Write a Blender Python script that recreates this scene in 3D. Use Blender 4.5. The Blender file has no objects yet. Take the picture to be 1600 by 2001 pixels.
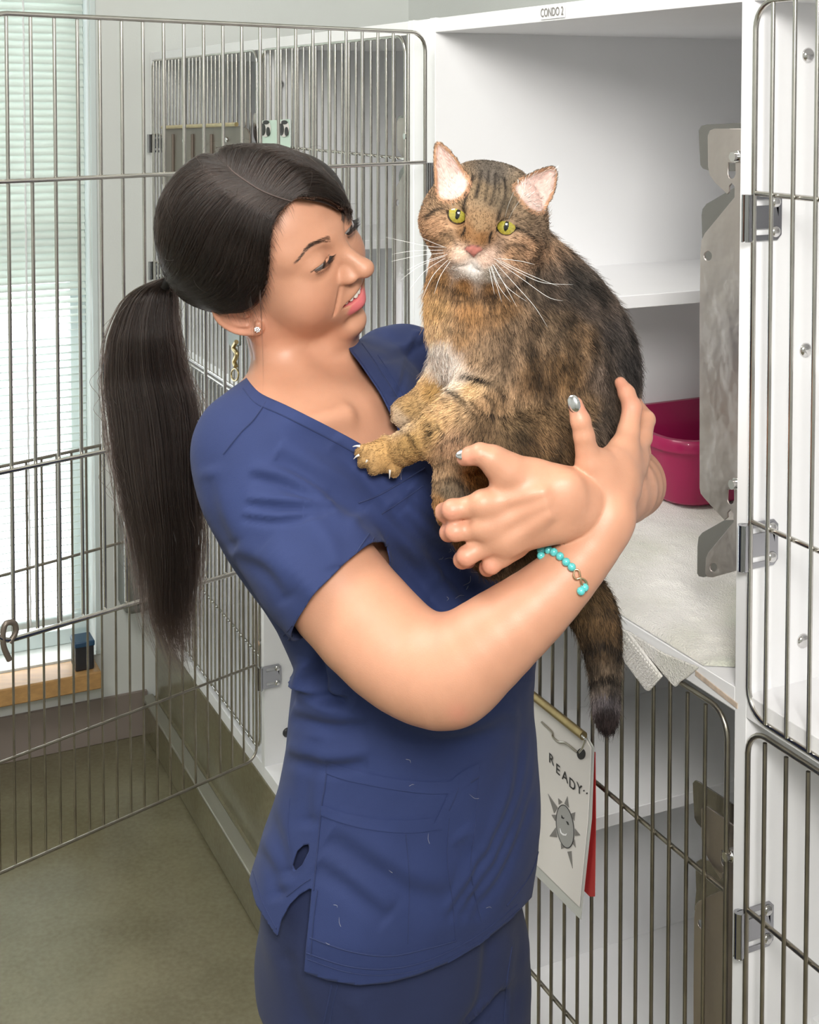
import bpy, math, random
import numpy as np
from mathutils import Vector, Matrix
random.seed(7); RNG = np.random.default_rng(7)
sc = bpy.context.scene
COL = sc.collection
# ------------------------------------------------------------------ camera, light, exposure
CAM_H = 1.80; F_PX = 2600.0; PITCH = math.radians(2.4); PPY = 299.0
cd = bpy.data.cameras.new('camera'); cam = bpy.data.objects.new('camera', cd); COL.objects.link(cam)
cam.location = (0, 0, CAM_H); cam.rotation_euler = (math.radians(90) - PITCH, 0, 0)
cd.sensor_fit = 'HORIZONTAL'; cd.sensor_width = 36; cd.lens = 36 * F_PX / 1600
cd.shift_y = -(1000.5 - PPY) / 1600; cd.clip_start = 0.02
sc.camera = cam
sc.view_settings.view_transform = 'Standard'; sc.view_settings.look = 'None'
sc.view_settings.exposure = 0.0; sc.view_settings.gamma = 1.0; sc.view_settings.use_curve_mapping = False
w = bpy.data.worlds.new('world'); sc.world = w; w.use_nodes = True
w.node_tree.nodes['Background'].inputs[0].default_value = (0.86, 0.93, 1.0, 1)
w.node_tree.nodes['Background'].inputs[1].default_value = 4.0

def area(name, loc, target, size, power, color=(1, 1, 1), size_y=None):
    l = bpy.data.lights.new(name, 'AREA'); l.energy = power; l.color = color; l.size = size
    if size_y: l.shape = 'RECTANGLE'; l.size_y = size_y
    o = bpy.data.objects.new(name, l); COL.objects.link(o); o.location = loc
    d = Vector(target) - Vector(loc); o.rotation_euler = d.to_track_quat('-Z', 'Y').to_euler()
    return o
area('flash_light', (0.10, -0.25, 2.28), (0.15, 1.7, 1.25), 0.42, 34, (1.0, 0.965, 0.92))
area('ceiling_fill_light', (-0.9, 1.3, 2.95), (-0.6, 1.7, 0), 1.1, 44, (1.0, 0.98, 0.93))  # this and the next: unseen overhead lamps, added for ambient fill
area('ceiling_fill_light', (0.2, -1.2, 2.95), (0.2, 0, 0), 1.2, 44, (1.0, 0.98, 0.93))

sl = bpy.data.lights.new('sun_light', 'SUN'); sl.energy = 14; sl.angle = math.radians(.6); sl.color = (1, .96, .9)
so = bpy.data.objects.new('sun_light', sl); COL.objects.link(so); so.location = (-3, 6, 6); so.rotation_euler = Vector((.43, -.90, -.78)).to_track_quat('-Z', 'Y').to_euler()
# ------------------------------------------------------------------ pixel <-> world (used for measuring positions)
_fw = np.array([0, math.cos(PITCH), -math.sin(PITCH)]); _up = np.array([0, math.sin(PITCH), math.cos(PITCH)])
C0 = np.array([0, 0, CAM_H])
def ray(px, py):
    return _fw + (px - 800) / F_PX * np.array([1.0, 0, 0]) - (py - PPY) / F_PX * _up
def P(px, py, Y):
    d = ray(px, py); return C0 + d * (Y / d[1])
def proj(v):
    v = np.asarray(v, float) - C0
    z = v @ _fw; return np.stack([800 + F_PX * v[..., 0] / z, PPY - F_PX * (v @ _up) / z], -1)
EX = np.array([0.4276, -0.904, 0.0]); EX /= np.linalg.norm(EX)     # along the cabinet front, toward the camera
ED = np.array([-EX[1], EX[0], 0.0])                                # into the cabinets
O0 = np.array([0.36705, 1.475, 0.0]); EZ = np.array([0, 0, 1.0])
def W(s, t, z): return O0 + s * EX + t * ED + z * EZ
def hit_t(px, py, t):      # pixel -> (s,z) on plane t
    d = ray(px, py); k = ((O0 + t * ED - C0) @ ED) / (d @ ED); q = C0 + d * k
    return float((q - O0) @ EX), float(q[2])
def hit_s(px, py, s):      # pixel -> (t,z) on plane s
    d = ray(px, py); k = ((O0 + s * EX - C0) @ EX) / (d @ EX); q = C0 + d * k
    return float((q - O0) @ ED), float(q[2])
def hit_z(px, py, z):
    d = ray(px, py); k = (z - CAM_H) / d[2]; q = C0 + d * k
    return float((q - O0) @ EX), float((q - O0) @ ED)

# ------------------------------------------------------------------ materials
def mat(name, col, rough=0.5, metal=0.0, noise=None, bump=0.0, bscale=60, spec=0.5, sss=0.0, attr=None, trans=0, coat=0, aniso=None, bdist=0.01, sheen=0, sssr=(1, .35, .2)):
    m = bpy.data.materials.new(name); m.use_nodes = True; nt = m.node_tree; b = nt.nodes['Principled BSDF']
    b.inputs['Base Color'].default_value = (*col, 1); b.inputs['Roughness'].default_value = rough
    b.inputs['Metallic'].default_value = metal; b.inputs['Specular IOR Level'].default_value = spec
    if coat: b.inputs['Coat Weight'].default_value = coat
    if trans: b.inputs['Transmission Weight'].default_value = trans
    if sheen: b.inputs['Sheen Weight'].default_value = sheen
    if sss:
        b.inputs['Subsurface Weight'].default_value = sss; b.inputs['Subsurface Scale'].default_value = 0.006
        b.inputs['Subsurface Radius'].default_value = sssr
    tc = nt.nodes.new('ShaderNodeTexCoord')
    src = None
    if attr:
        a = nt.nodes.new('ShaderNodeAttribute'); a.attribute_name = attr; src = a.outputs['Color']
    if noise:      # (scale, amount, detail[, stretch vector])
        n = nt.nodes.new('ShaderNodeTexNoise'); n.inputs['Scale'].default_value = noise[0]; n.inputs['Detail'].default_value = noise[2]
        mp = nt.nodes.new('ShaderNodeMapping'); nt.links.new(tc.outputs['Object'], mp.inputs[0]); nt.links.new(mp.outputs[0], n.inputs['Vector'])
        if len(noise) > 3: mp.inputs['Scale'].default_value = noise[3]
        r = nt.nodes.new('ShaderNodeMapRange'); r.inputs[1].default_value = .3; r.inputs[2].default_value = .7
        r.inputs[3].default_value = 1 - noise[1]; r.inputs[4].default_value = 1 + noise[1]
        nt.links.new(n.outputs[0], r.inputs[0])
        mx = nt.nodes.new('ShaderNodeVectorMath'); mx.operation = 'SCALE'
        if src: nt.links.new(src, mx.inputs[0])
        else: mx.inputs[0].default_value = col
        nt.links.new(r.outputs[0], mx.inputs['Scale']); src = mx.outputs[0]
    if src: nt.links.new(src, b.inputs['Base Color'])
    if bump:
        n2 = nt.nodes.new('ShaderNodeTexNoise'); n2.inputs['Scale'].default_value = bscale; n2.inputs['Detail'].default_value = 4
        nt.links.new(tc.outputs['Object'], n2.inputs['Vector'])
        bp = nt.nodes.new('ShaderNodeBump'); bp.inputs['Strength'].default_value = bump; bp.inputs['Distance'].default_value = bdist
        nt.links.new(n2.outputs[0], bp.inputs['Height']); nt.links.new(bp.outputs[0], b.inputs['Normal'])
    return m
M = {}
M['white'] = mat('white_laminate', (.89, .89, .905), .34, noise=(6, .015, 3))
M['edge'] = mat('white_edge_band', (.91, .915, .93), .32)
M['chip'] = mat('chipped_particle_board', (.62, .50, .40), .8, noise=(90, .25, 4))
M['wall'] = mat('painted_wall', (.76, .785, .765), .7, noise=(2, .03, 3), bump=.05, bscale=180)
M['mauve'] = mat('vinyl_baseboard', (.27, .225, .20), .45, noise=(4, .06, 3))
M['ceil'] = mat('ceiling_tile', (.72, .72, .69), .85, noise=(90, .06, 5))
M['steel'] = mat('stainless_steel', (.64, .575, .55), .34, 1.0, noise=(9, .16, 5, (1, 1, .12)), bump=.35, bscale=9, bdist=.02)
M['wire'] = mat('steel_wire', (.60, .58, .54), .20, 1.0, noise=(30, .10, 3))
M['wireold'] = mat('dull_steel_wire', (.36, .33, .28), .32, 1.0, noise=(30, .15, 3))
M['chrome'] = mat('chromed_steel', (.72, .71, .70), .12, 1.0)
M['steel2'] = mat('steel_dark_reflection', (.36, .345, .34), .22, 1.0, noise=(7, .10, 5, (1, 1, .12)))  # rear latch plates: the dark shirt's reflection is put into the colour
M['hinge'] = mat('hinge_steel', (.42, .42, .44), .12, 1.0)
M['dark'] = mat('dark_plastic', (.03, .03, .035), .4)
M['brass'] = mat('aged_brass', (.50, .39, .20), .33, 1.0, noise=(40, .15, 3))
M['bronze'] = mat('brown_anodised_metal', (.17, .14, .115), .4, .5, noise=(9, .12, 4, (1, 1, .2)))
M['wood'] = mat('oak_sill', (.52, .30, .12), .35, noise=(9, .14, 6, (1, 9, 9)))
M['blind'] = mat('blind_slat', (.80, .86, .82), .45)
_nt = M['blind'].node_tree; _tr = _nt.nodes.new('ShaderNodeBsdfTranslucent'); _tr.inputs[0].default_value = (.75, .84, .78, 1); _mx = _nt.nodes.new('ShaderNodeMixShader'); _mx.inputs[0].default_value = .22
_nt.links.new(_nt.nodes['Principled BSDF'].outputs[0], _mx.inputs[1]); _nt.links.new(_tr.outputs[0], _mx.inputs[2]); _nt.links.new(_mx.outputs[0], _nt.nodes['Material Output'].inputs[0])
M['frame'] = mat('window_frame_paint', (.70, .78, .78), .4)
M['black'] = mat('black_print', (.03, .03, .03), .6)
M['greyprint'] = mat('grey_print', (.22, .21, .20), .6)
M['grey2'] = mat('mid_grey_print', (.36, .36, .35), .6)
M['paper'] = mat('paper_sign', (.74, .71, .68), .6, noise=(7, .03, 3))
M['clear'] = mat('clear_sleeve', (.86, .88, .86), .12, trans=.85)
M['red'] = mat('red_card', (.42, .03, .03), .45)
M['mint'] = mat('mint_card', (.62, .78, .68), .6)

def floor_material():
    m = bpy.data.materials.new('sealed_floor'); m.use_nodes = True; nt = m.node_tree; b = nt.nodes['Principled BSDF']
    tc = nt.nodes.new('ShaderNodeTexCoord')
    n = nt.nodes.new('ShaderNodeTexNoise'); n.inputs['Scale'].default_value = 5; n.inputs['Detail'].default_value = 7; nt.links.new(tc.outputs['Object'], n.inputs['Vector'])
    n2 = nt.nodes.new('ShaderNodeTexNoise'); n2.inputs['Scale'].default_value = 90; n2.inputs['Detail'].default_value = 3; nt.links.new(tc.outputs['Object'], n2.inputs['Vector'])
    mx = nt.nodes.new('ShaderNodeMix'); mx.data_type = 'FLOAT'; mx.inputs[0].default_value = .35
    nt.links.new(n.outputs[0], mx.inputs[2]); nt.links.new(n2.outputs[0], mx.inputs[3])
    r = nt.nodes.new('ShaderNodeValToRGB'); r.color_ramp.elements[0].position = .35; r.color_ramp.elements[0].color = (.155, .138, .083, 1)
    r.color_ramp.elements[1].position = .66; r.color_ramp.elements[1].color = (.225, .205, .13, 1)
    nt.links.new(mx.outputs[0], r.inputs[0]); nt.links.new(r.outputs[0], b.inputs['Base Color'])
    b.inputs['Roughness'].default_value = .22; b.inputs['Specular IOR Level'].default_value = .5
    return m
M['floor'] = floor_material()

# ------------------------------------------------------------------ mesh helpers
class MB:
    """collects geometry, builds one mesh object"""
    def __init__(s): s.v = []; s.f = []; s.m = []; s.n = 0
    def add(s, v, f, mi=0):
        v = np.asarray(v, float).reshape(-1, 3); s.v.append(v)
        for q in f: s.f.append([i + s.n for i in q]); s.m.append(mi)
        s.n += len(v); return s
    def box(s, o, ax, ay, az, mi=0):     # corner o, three edge vectors
        o, ax, ay, az = map(np.asarray, (o, ax, ay, az))
        v = [o, o + ax, o + ax + ay, o + ay, o + az, o + ax + az, o + ax + ay + az, o + ay + az]
        f = [[0, 3, 2, 1], [4, 5, 6, 7], [0, 1, 5, 4], [1, 2, 6, 5], [2, 3, 7, 6], [3, 0, 4, 7]]
        if np.dot(np.cross(ax, ay), az) < 0: f = [q[::-1] for q in f]
        return s.add(v, f, mi)
    def sbox(s, s0, s1, t0, t1, z0, z1, mi=0):
        return s.box(W(s0, t0, z0), (s1 - s0) * EX, (t1 - t0) * ED, (z1 - z0) * EZ, mi)
    def tube(s, pts, r, n=10, closed=False, mi=0, caps=True):
        pts = np.asarray(pts, float); N = len(pts); rr = np.broadcast_to(np.asarray(r, float), (N,))
        if closed: tg = np.roll(pts, -1, 0) - np.roll(pts, 1, 0)
        else:
            tg = np.gradient(pts, axis=0)
        tg /= np.linalg.norm(tg, axis=1)[:, None] + 1e-12
        up = np.array([0, 0, 1.0]) if abs(tg[0][2]) < .9 else np.array([1.0, 0, 0])
        a = np.cross(tg[0], up); a /= np.linalg.norm(a); rings = []
        for i in range(N):
            a = a - tg[i] * (a @ tg[i]); a /= np.linalg.norm(a) + 1e-12; b = np.cross(tg[i], a)
            an = np.arange(n) * 2 * math.pi / n
            rings.append(pts[i] + rr[i] * (np.cos(an)[:, None] * a + np.sin(an)[:, None] * b))
        f = []
        for i in range(N if closed else N - 1):
            j = (i + 1) % N
            for k in range(n):
                l = (k + 1) % n; f.append([i * n + k, j * n + k, j * n + l, i * n + l][::-1])
        if not closed and caps: f.append(list(range(n))); f.append(list(range((N - 1) * n, N * n))[::-1])
        return s.add(np.concatenate(rings), [q[::-1] for q in f], mi)
    def prism(s, poly, ox, oy, o, n, mi=0, holes=()):
        """poly (2D) extruded by vector n; ox,oy axes; bevel none; holes as lists"""
        import mathutils
        loops = [list(poly)] + [list(h) for h in holes]
        flat = [q for l in loops for q in l]
        tris = mathutils.geometry.tessellate_polygon([[Vector((q[0], q[1], 0)) for q in l] for l in loops])
        v = np.array([np.asarray(o) + q[0] * np.asarray(ox) + q[1] * np.asarray(oy) for q in flat]); N = len(v)
        nn = np.asarray(n, float); f = []
        ctr = np.cross(ox, oy) @ nn
        for a_, b_, c_ in tris:
            area2 = (flat[b_][0] - flat[a_][0]) * (flat[c_][1] - flat[a_][1]) - (flat[c_][0] - flat[a_][0]) * (flat[b_][1] - flat[a_][1])
            if (area2 > 0) == (ctr > 0): a_, c_ = c_, a_
            f.append([a_, b_, c_]); f.append([c_ + N, b_ + N, a_ + N])
        base = 0
        for l in loops:
            L = len(l); ar = sum(l[i][0] * l[(i + 1) % L][1] - l[(i + 1) % L][0] * l[i][1] for i in range(L))
            if l is not loops[0]: ar = -ar if ar > 0 else -ar
            for i in range(L):
                j = (i + 1) % L; q = [base + i, base + j, base + j + N, base + i + N]
                f.append(q if (ar > 0) == (ctr > 0) else q[::-1])
            base += L
        return s.add(np.concatenate([v, v + nn]), f, mi)
    def build(s, name, mats, parent=None, smooth=True, bevel=0, angle=52, sub=0):
        me = bpy.data.meshes.new(name)
        v = np.concatenate(s.v)
        base = np.array(parent.matrix_world.translation) if parent is not None else np.zeros(3)
        if parent is not None: v = v - ABS[parent.name]; base = ABS[parent.name]
        me.from_pydata(v.tolist(), [], s.f); me.validate()
        mats = mats if isinstance(mats, (list, tuple)) else [mats]
        for m_ in mats: me.materials.append(M[m_] if isinstance(m_, str) else m_)
        if len(mats) > 1 and len(me.polygons) == len(s.m): me.polygons.foreach_set('material_index', s.m)
        o = bpy.data.objects.new(name, me); COL.objects.link(o); ABS[o.name] = base
        if parent is not None: o.parent = parent
        if bevel:
            b = o.modifiers.new('bevel', 'BEVEL'); b.width = bevel; b.segments = 2; b.limit_method = 'ANGLE'; b.angle_limit = math.radians(40)
        if sub:
            b = o.modifiers.new('sub', 'SUBSURF'); b.levels = sub; b.render_levels = sub
        if smooth:
            me.polygons.foreach_set('use_smooth', [True] * len(me.polygons))
            try: me.set_sharp_from_angle(angle=math.radians(angle))
            except Exception: pass
        return o
ABS = {}
def thing(name, loc, label, cat, group=None):
    o = bpy.data.objects.new(name, None); COL.objects.link(o); o.location = Vector(loc); ABS[o.name] = np.array(loc, float)
    o.empty_display_size = .05
    return tag(o, label, cat, group)
def tag(o, label, cat, group=None):
    o['label'] = label; o['category'] = cat
    if group: o['group'] = group
    return o
def struct(o): o['kind'] = 'structure'; return o
def spline(pts, n=12, closed=False):
    """Catmull-Rom through the points"""
    p = np.asarray(pts, float); out = []; N = len(p)
    for i in range(N if closed else N - 1):
        if closed: a, b, c, d = p[(i - 1) % N], p[i], p[(i + 1) % N], p[(i + 2) % N]
        else: a, b, c, d = p[max(i - 1, 0)], p[i], p[i + 1], p[min(i + 2, N - 1)]
        for k in range(n):
            u = k / n
            out.append(.5 * ((2 * b) + (c - a) * u + (2 * a - 5 * b + 4 * c - d) * u * u + (3 * b - a - 3 * c + d) * u ** 3))
    if not closed: out.append(p[-1])
    return np.array(out)
def circ(cx, cy, rx, ry=None, n=16, rot=0):
    ry = ry or rx; return [(cx + rx * math.cos(2 * math.pi * i / n + rot), cy + ry * math.sin(2 * math.pi * i / n + rot)) for i in range(n)]
def text_mesh(body, size, o, ax, ay, n, m, name, parent, extrude=.0006, xs=1.0, font=None):
    """lettering: built-in font turned into a mesh, laid on plane (ax, ay)"""
    cu = bpy.data.curves.new('lettering', 'FONT'); cu.body = body; cu.size = size; cu.extrude = 0; cu.align_x = 'CENTER'; cu.align_y = 'CENTER'
    cu.offset = size * .012
    t = bpy.data.objects.new('lettering_source', cu); COL.objects.link(t)
    bpy.context.view_layer.update()
    me = bpy.data.meshes.new_from_object(t.evaluated_get(bpy.context.evaluated_depsgraph_get()))
    v = np.array([list(q.co) for q in me.vertices]); f = [list(p_.vertices) for p_ in me.polygons]
    bpy.data.objects.remove(t); bpy.data.meshes.remove(me)
    mb = MB(); o, ax, ay, n = map(np.asarray, (o, ax, ay, n))
    mb.add(o + v[:, :1] * xs * ax + v[:, 1:2] * ay + n * extrude, f)
    return mb.build(name, m, parent, smooth=False)
# ================================================================== ROOM
S_FAR = -2.62; T_BACK = .83; S_NEAR = 3.0; T_OPP = -2.7; H_C = 3.0
FZ = -.065
mb = MB(); mb.sbox(S_FAR - .1, S_NEAR, T_OPP, T_BACK + .1, FZ - .1, FZ); struct(mb.build('floor', 'floor', smooth=False))
mb = MB(); mb.sbox(S_FAR - .1, S_NEAR, T_OPP, T_BACK + .1, H_C, H_C + .1); struct(mb.build('ceiling', 'ceil', smooth=False))
mb = MB(); mb.sbox(S_FAR - .1, S_NEAR, T_BACK, T_BACK + .1, FZ, H_C); struct(mb.build('wall_back', 'wall', smooth=False))
mb = MB(); mb.sbox(S_NEAR, S_NEAR + .1, T_OPP, T_BACK + .1, FZ, H_C); struct(mb.build('wall_right', 'wall', smooth=False))
mb = MB(); mb.sbox(S_FAR - .1, S_NEAR + .1, T_OPP - .1, T_OPP, FZ, H_C); struct(mb.build('wall_front', 'wall', smooth=False))
# far wall with the window opening
WT1 = hit_s(184, 700, S_FAR)[0]; WT0 = WT1 - .98; WZ0 = hit_s(90, 1296, S_FAR)[1]; WZ1 = 2.45
mb = MB()
mb.sbox(S_FAR - .16, S_FAR, WT1, T_BACK, FZ, H_C); mb.sbox(S_FAR - .16, S_FAR, T_OPP, WT0, FZ, H_C)
mb.sbox(S_FAR - .16, S_FAR, WT0, WT1, FZ, WZ0); mb.sbox(S_FAR - .16, S_FAR, WT0, WT1, WZ1, H_C)
struct(mb.build('wall_left', 'wall', smooth=False))
win = thing('window_1', W(S_FAR - .10, (WT0 + WT1) / 2, WZ0), 'tall window with white frame behind closed slatted blind', 'window'); del win['category']; struct(win)
mb = MB()
for a, b, c, d in ((WT0, WT0 + .045, WZ0, WZ1), (WT1 - .045, WT1, WZ0, WZ1), (WT0, WT1, WZ0, WZ0 + .045), (WT0, WT1, WZ1 - .045, WZ1), (WT0, WT1, 1.42, 1.455)):
    mb.sbox(S_FAR - .15, S_FAR - .11, a, b, c, d)
mb.build('window_frame', 'frame', win, bevel=.003)
mb = MB(); mb.sbox(S_FAR - .135, S_FAR - .13, WT0 + .03, WT1 - .03, WZ0 + .03, WZ1 - .03)
gl = mat('window_glass', (1, 1, 1), .02, trans=1.0); mb.build('window_pane', gl, win, smooth=False)
mb = MB(); mb.sbox(S_FAR - .005, S_FAR + .006, WT1 - .004, WT1 + .012, WZ0, WZ1); mb.build('window_trim', 'frame', win, bevel=.002)
# wooden sill
st1 = hit_s(190, 1330, S_FAR + .05)[0]
sz = hit_s(180, 1300, S_FAR)[1]
sz += .03
mb = MB(); mb.sbox(S_FAR, S_FAR + .11, WT0 - .05, st1, sz - .055, sz - .005); mb.sbox(S_FAR - .109, S_FAR, WT0 + .001, WT1 - .001, max(sz - .03, WZ0 + .0005), sz - .005) if sz - .005 > WZ0 + .002 else None
struct(mb.build('trim_1', 'wood', bevel=.004))
# baseboard of the far wall (mauve vinyl, tall)
bz = hit_s(150, 1375, S_FAR + .01)[1]
mb = MB(); mb.sbox(S_FAR, S_FAR + .012, T_OPP, -.02, FZ, bz); struct(mb.build('baseboard_left', 'mauve', bevel=.002))
# blind: slats, cords, bottom rail
bl = thing('window_blind', W(S_FAR - .06, (WT0 + WT1) / 2, WZ0 + .02), 'pale green slatted horizontal blind in the tall window', 'blind')
mb = MB(); z = WZ1 - .05; i = 0
while z > WZ0 + .115:
    ang = math.radians(62) if z > 1.32 else math.radians(62 - 84 * min(1, (1.32 - z) / .22))
    ca, sa = math.cos(ang), math.sin(ang); c = np.array([S_FAR - .055, z])
    hw = .0125; prof = []
    for u in (-1, -.5, 0, .5, 1):
        bow = .0022 * (1 - u * u); prof.append((c[0] + hw * u * ca - bow * sa, c[1] - hw * u * sa + bow * ca))
    v = [W(s_, t_, z_) for t_ in (WT0 + .012, WT1 - .012) for s_, z_ in prof] + [W(s_, t_, z_ - .0006) for t_ in (WT0 + .012, WT1 - .012) for s_, z_ in prof]
    f = []
    for k in range(4): f.append([k, k + 1, k + 6, k + 5]); f.append([k + 10, k + 15, k + 16, k + 11])
    f += [[0, 5, 15, 10], [4, 14, 19, 9], [0, 10, 11, 1], [1, 11, 12, 2], [2, 12, 13, 3], [3, 13, 14, 4]]
    mb.add(v, f); z -= .0215; i += 1
o = mb.build('slat', 'blind', bl); o['kind'] = 'stuff'
cp = hit_s(50, 500, S_FAR - .05)[0]; cp2 = hit_s(141, 500, S_FAR - .05)[0]
for t_ in (cp, cp - .5):
    mb = MB(); zz = np.linspace(WZ0 + .10, WZ1 - .03, 90)
    mb.tube([W(S_FAR - .040, t_ + .0008 * math.sin(q * 90), q) for q in zz], .0028, 6); mb.build('ladder_cord', 'edge', bl)
mb = MB(); mb.sbox(S_FAR - .068, S_FAR - .042, WT0 + .012, WT1 - .012, WZ0 + .090, WZ0 + .108); mb.build('bottom_rail', 'frame', bl, bevel=.003)
mb = MB(); mb.sbox(S_FAR - .075, S_FAR - .035, WT0 + .008, WT1 - .008, WZ1 - .045, WZ1 - .005); mb.build('head_rail', 'frame', bl, bevel=.003)
# dark box on the sill behind the blind
ta = hit_s(140, 1270, S_FAR + .03)[0]; tb = hit_s(176, 1270, S_FAR + .03)[0]
q = thing('small_box', W(S_FAR + .05, ta, sz - .005), 'small black box standing at the end of the wooden window sill', 'box')
mb = MB(); mb.sbox(S_FAR + .02, S_FAR + .085, ta, tb, sz - .005, sz + .075); mb.build('body', 'dark', q, bevel=.004)
mb = MB(); mb.sbox(S_FAR + .018, S_FAR + .087, ta - .002, tb + .002, sz + .062, sz + .078); mb.build('lid', mat('dark_blue_lid', (.03, .08, .16), .35), q, bevel=.003)
# grey plastic bin/dispenser on the far wall, seen behind the ponytail
g0 = hit_s(243, 1100, S_FAR + .10)[0]; g1 = hit_s(372, 1100, S_FAR + .10)[0]; gz0 = hit_s(300, 1195, S_FAR + .1)[1]; gz1 = hit_s(300, 1008, S_FAR + .1)[1]
q = thing('paper_dispenser', W(S_FAR, (g0 + g1) / 2, gz0), 'grey plastic paper dispenser fixed to the far wall beside the window', 'dispenser')
g1 = min(g1, -.03); mb = MB(); mb.sbox(S_FAR, S_FAR + .11, g0, g1, gz0, gz1)
mb.build('housing', mat('grey_plastic', (.16, .165, .15), .5), q, bevel=.02)
mb = MB(); mb.sbox(S_FAR + .104, S_FAR + .114, g0 + .03, g1 - .03, gz0 + .03, gz0 + .05); mb.build('slot', 'dark', q, bevel=.003)

# ================================================================== CAGES
ZU0, ZU1 = 1.115, 1.904; ZL0, ZL1 = .315, 1.100
Z_TOP = 1.905; Z_MID1 = 1.135; Z_MID0 = 1.108; Z_BOT = .29
def cage_door(parent, o, u, n, width, zb, zt, pitch=.0333, wire='wire', first=None, hook=True):
    """o: hinge foot point (xyz, z ignored); u: unit along the door; n: unit towards the cage's inside"""
    h = zt - zb; o = np.array([o[0], o[1], zb]); r = .0032; R = .03
    d = bpy.data.objects.new('door', None); COL.objects.link(d); d.parent = parent
    d.location = Vector(o - ABS[parent.name]); ABS[d.name] = o.copy()
    pts = []
    for cx, cz, a0 in ((width - R, h - R, 0), (R, h - R, 90), (R, R, 180), (width - R, R, 270)):
        for k in range(7):
            a = math.radians(a0 + k * 15); pts.append(o + (cx + R * math.cos(a)) * u + (cz + R * math.sin(a)) * EZ)
    mb = MB(); mb.tube(pts, r, 10, closed=True); mb.build('frame', wire, d)
    nb = int(round((width) / pitch)) - 1; pt = width / (nb + 1)
    for i in range(nb):
        x = pt * (i + 1); a = o + x * u - n * .0048
        mb = MB(); mb.tube([a + .003 * EZ, a + (h - .003) * EZ], .0025, 8); mb.build('bar', wire, d)
    for zz in (.216, h - .209):
        mb = MB(); mb.tube([o + .0 * u + n * .001 + zz * EZ, o + width * u + n * .001 + zz * EZ], .0030, 8); mb.build('rail', wire, d)
    return d, nb
def hinge(parent, s, z, sgn=1):
    """U-shaped plate on the panel face at s, rolled barrel at the front, two screws"""
    poly = [(-.012, z - .026), (-.012, z + .026), (.034, z + .026), (.040, z + .020), (.040, z - .020), (.034, z - .026)]
    hs = [[(.004, z + .013), (.03, z + .013), (.03, z + .0195), (.004, z + .0195)], [(.004, z - .0195), (.03, z - .0195), (.03, z - .013), (.004, z - .013)]]
    mb = MB(); mb.prism(poly, ED, EZ, O0 + (s + .0015) * EX, EX * .0018, holes=hs)
    mb.tube([W(s + .004, -.010, z - .026), W(s + .004, -.010, z + .026)], .0058, 12)
    h = mb.build('hinge', 'hinge', parent, bevel=.0004)
    for dz in (-.0165, .0165):
        screw(h, W(s + .003, .031, z + dz), EX, .0065)
def screw(parent, c, n, r, name='screw', m='chrome'):
    n = np.asarray(n, float); mb = MB()
    a = np.cross(n, EZ); a /= np.linalg.norm(a); b = np.cross(n, a)
    prof = [(r, 0), (r, r * .15), (r * .8, r * .42), (r * .45, r * .58), (0.001, r * .62)]
    rings = []; f = []; K = 16
    for rr, hh in prof: rings.append([c + n * hh + rr * (math.cos(q) * a + math.sin(q) * b) for q in np.arange(K) * 2 * math.pi / K])
    for i in range(len(prof) - 1):
        for k in range(K): l = (k + 1) % K; f.append([i * K + k, i * K + l, (i + 1) * K + l, (i + 1) * K + k])
    f.append([(len(prof) - 1) * K + k for k in range(K)])
    mb.add(np.concatenate(rings), f)
    return mb.build(name, m, parent)
def Lp(pts, ox, oy, t):    # crop pixels (3.335x) -> (s,z)
    return [hit_t(ox + x / 3.335, oy + y / 3.335, t) for x, y in pts]
TF = .012; TB_ = .034
front = Lp([(838, 838), (650, 838), (622, 850), (608, 885), (610, 1085), (620, 1140), (655, 1190), (735, 1265), (748, 1250), (748, 1215), (765, 1193), (783, 1215), (783, 1285), (590, 1520), (568, 1565), (560, 1650), (556, 2000)], 1200, 0, TF) + \
        Lp([(555, 60), (555, 1180), (562, 1215), (585, 1245), (716, 1388), (738, 1370), (738, 1340), (757, 1320), (777, 1345), (777, 1400), (612, 1600), (596, 1640), (592, 1735), (605, 1760), (640, 1762), (812, 1712), (822, 1690), (825, 1650), (822, 0)], 1200, 600, TF)
hole1 = Lp(circ(610, 1668, 26, 32, 14), 1200, 0, TF); hole2 = Lp(circ(645, 1697, 24, 30, 14), 1200, 600, TF)
sl1 = Lp([(742, 1060), (788, 1060), (790, 1135), (780, 1158), (764, 1166), (748, 1158), (740, 1135)], 1200, 0, TF)
sl2 = Lp([(738, 1190), (780, 1190), (780, 1255), (772, 1280), (758, 1288), (744, 1280), (736, 1255)], 1200, 600, TF)
back1 = Lp([(838, 800), (600, 812), (565, 820), (549, 850), (553, 960), (560, 1075), (575, 1098), (625, 1115), (838, 1115)], 1200, 0, TB_)
back2 = Lp([(775, 1225), (700, 1270), (600, 1328), (574, 1362), (568, 1400), (572, 1560), (560, 1700), (838, 1700), (838, 1225)], 1200, 0, TB_)
back3 = Lp([(718, 1388), (572, 1470), (548, 1500), (541, 1560), (539, 1735), (550, 1755), (580, 1762), (622, 1752), (822, 1700), (822, 1388)], 1200, 600, TB_)
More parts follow.
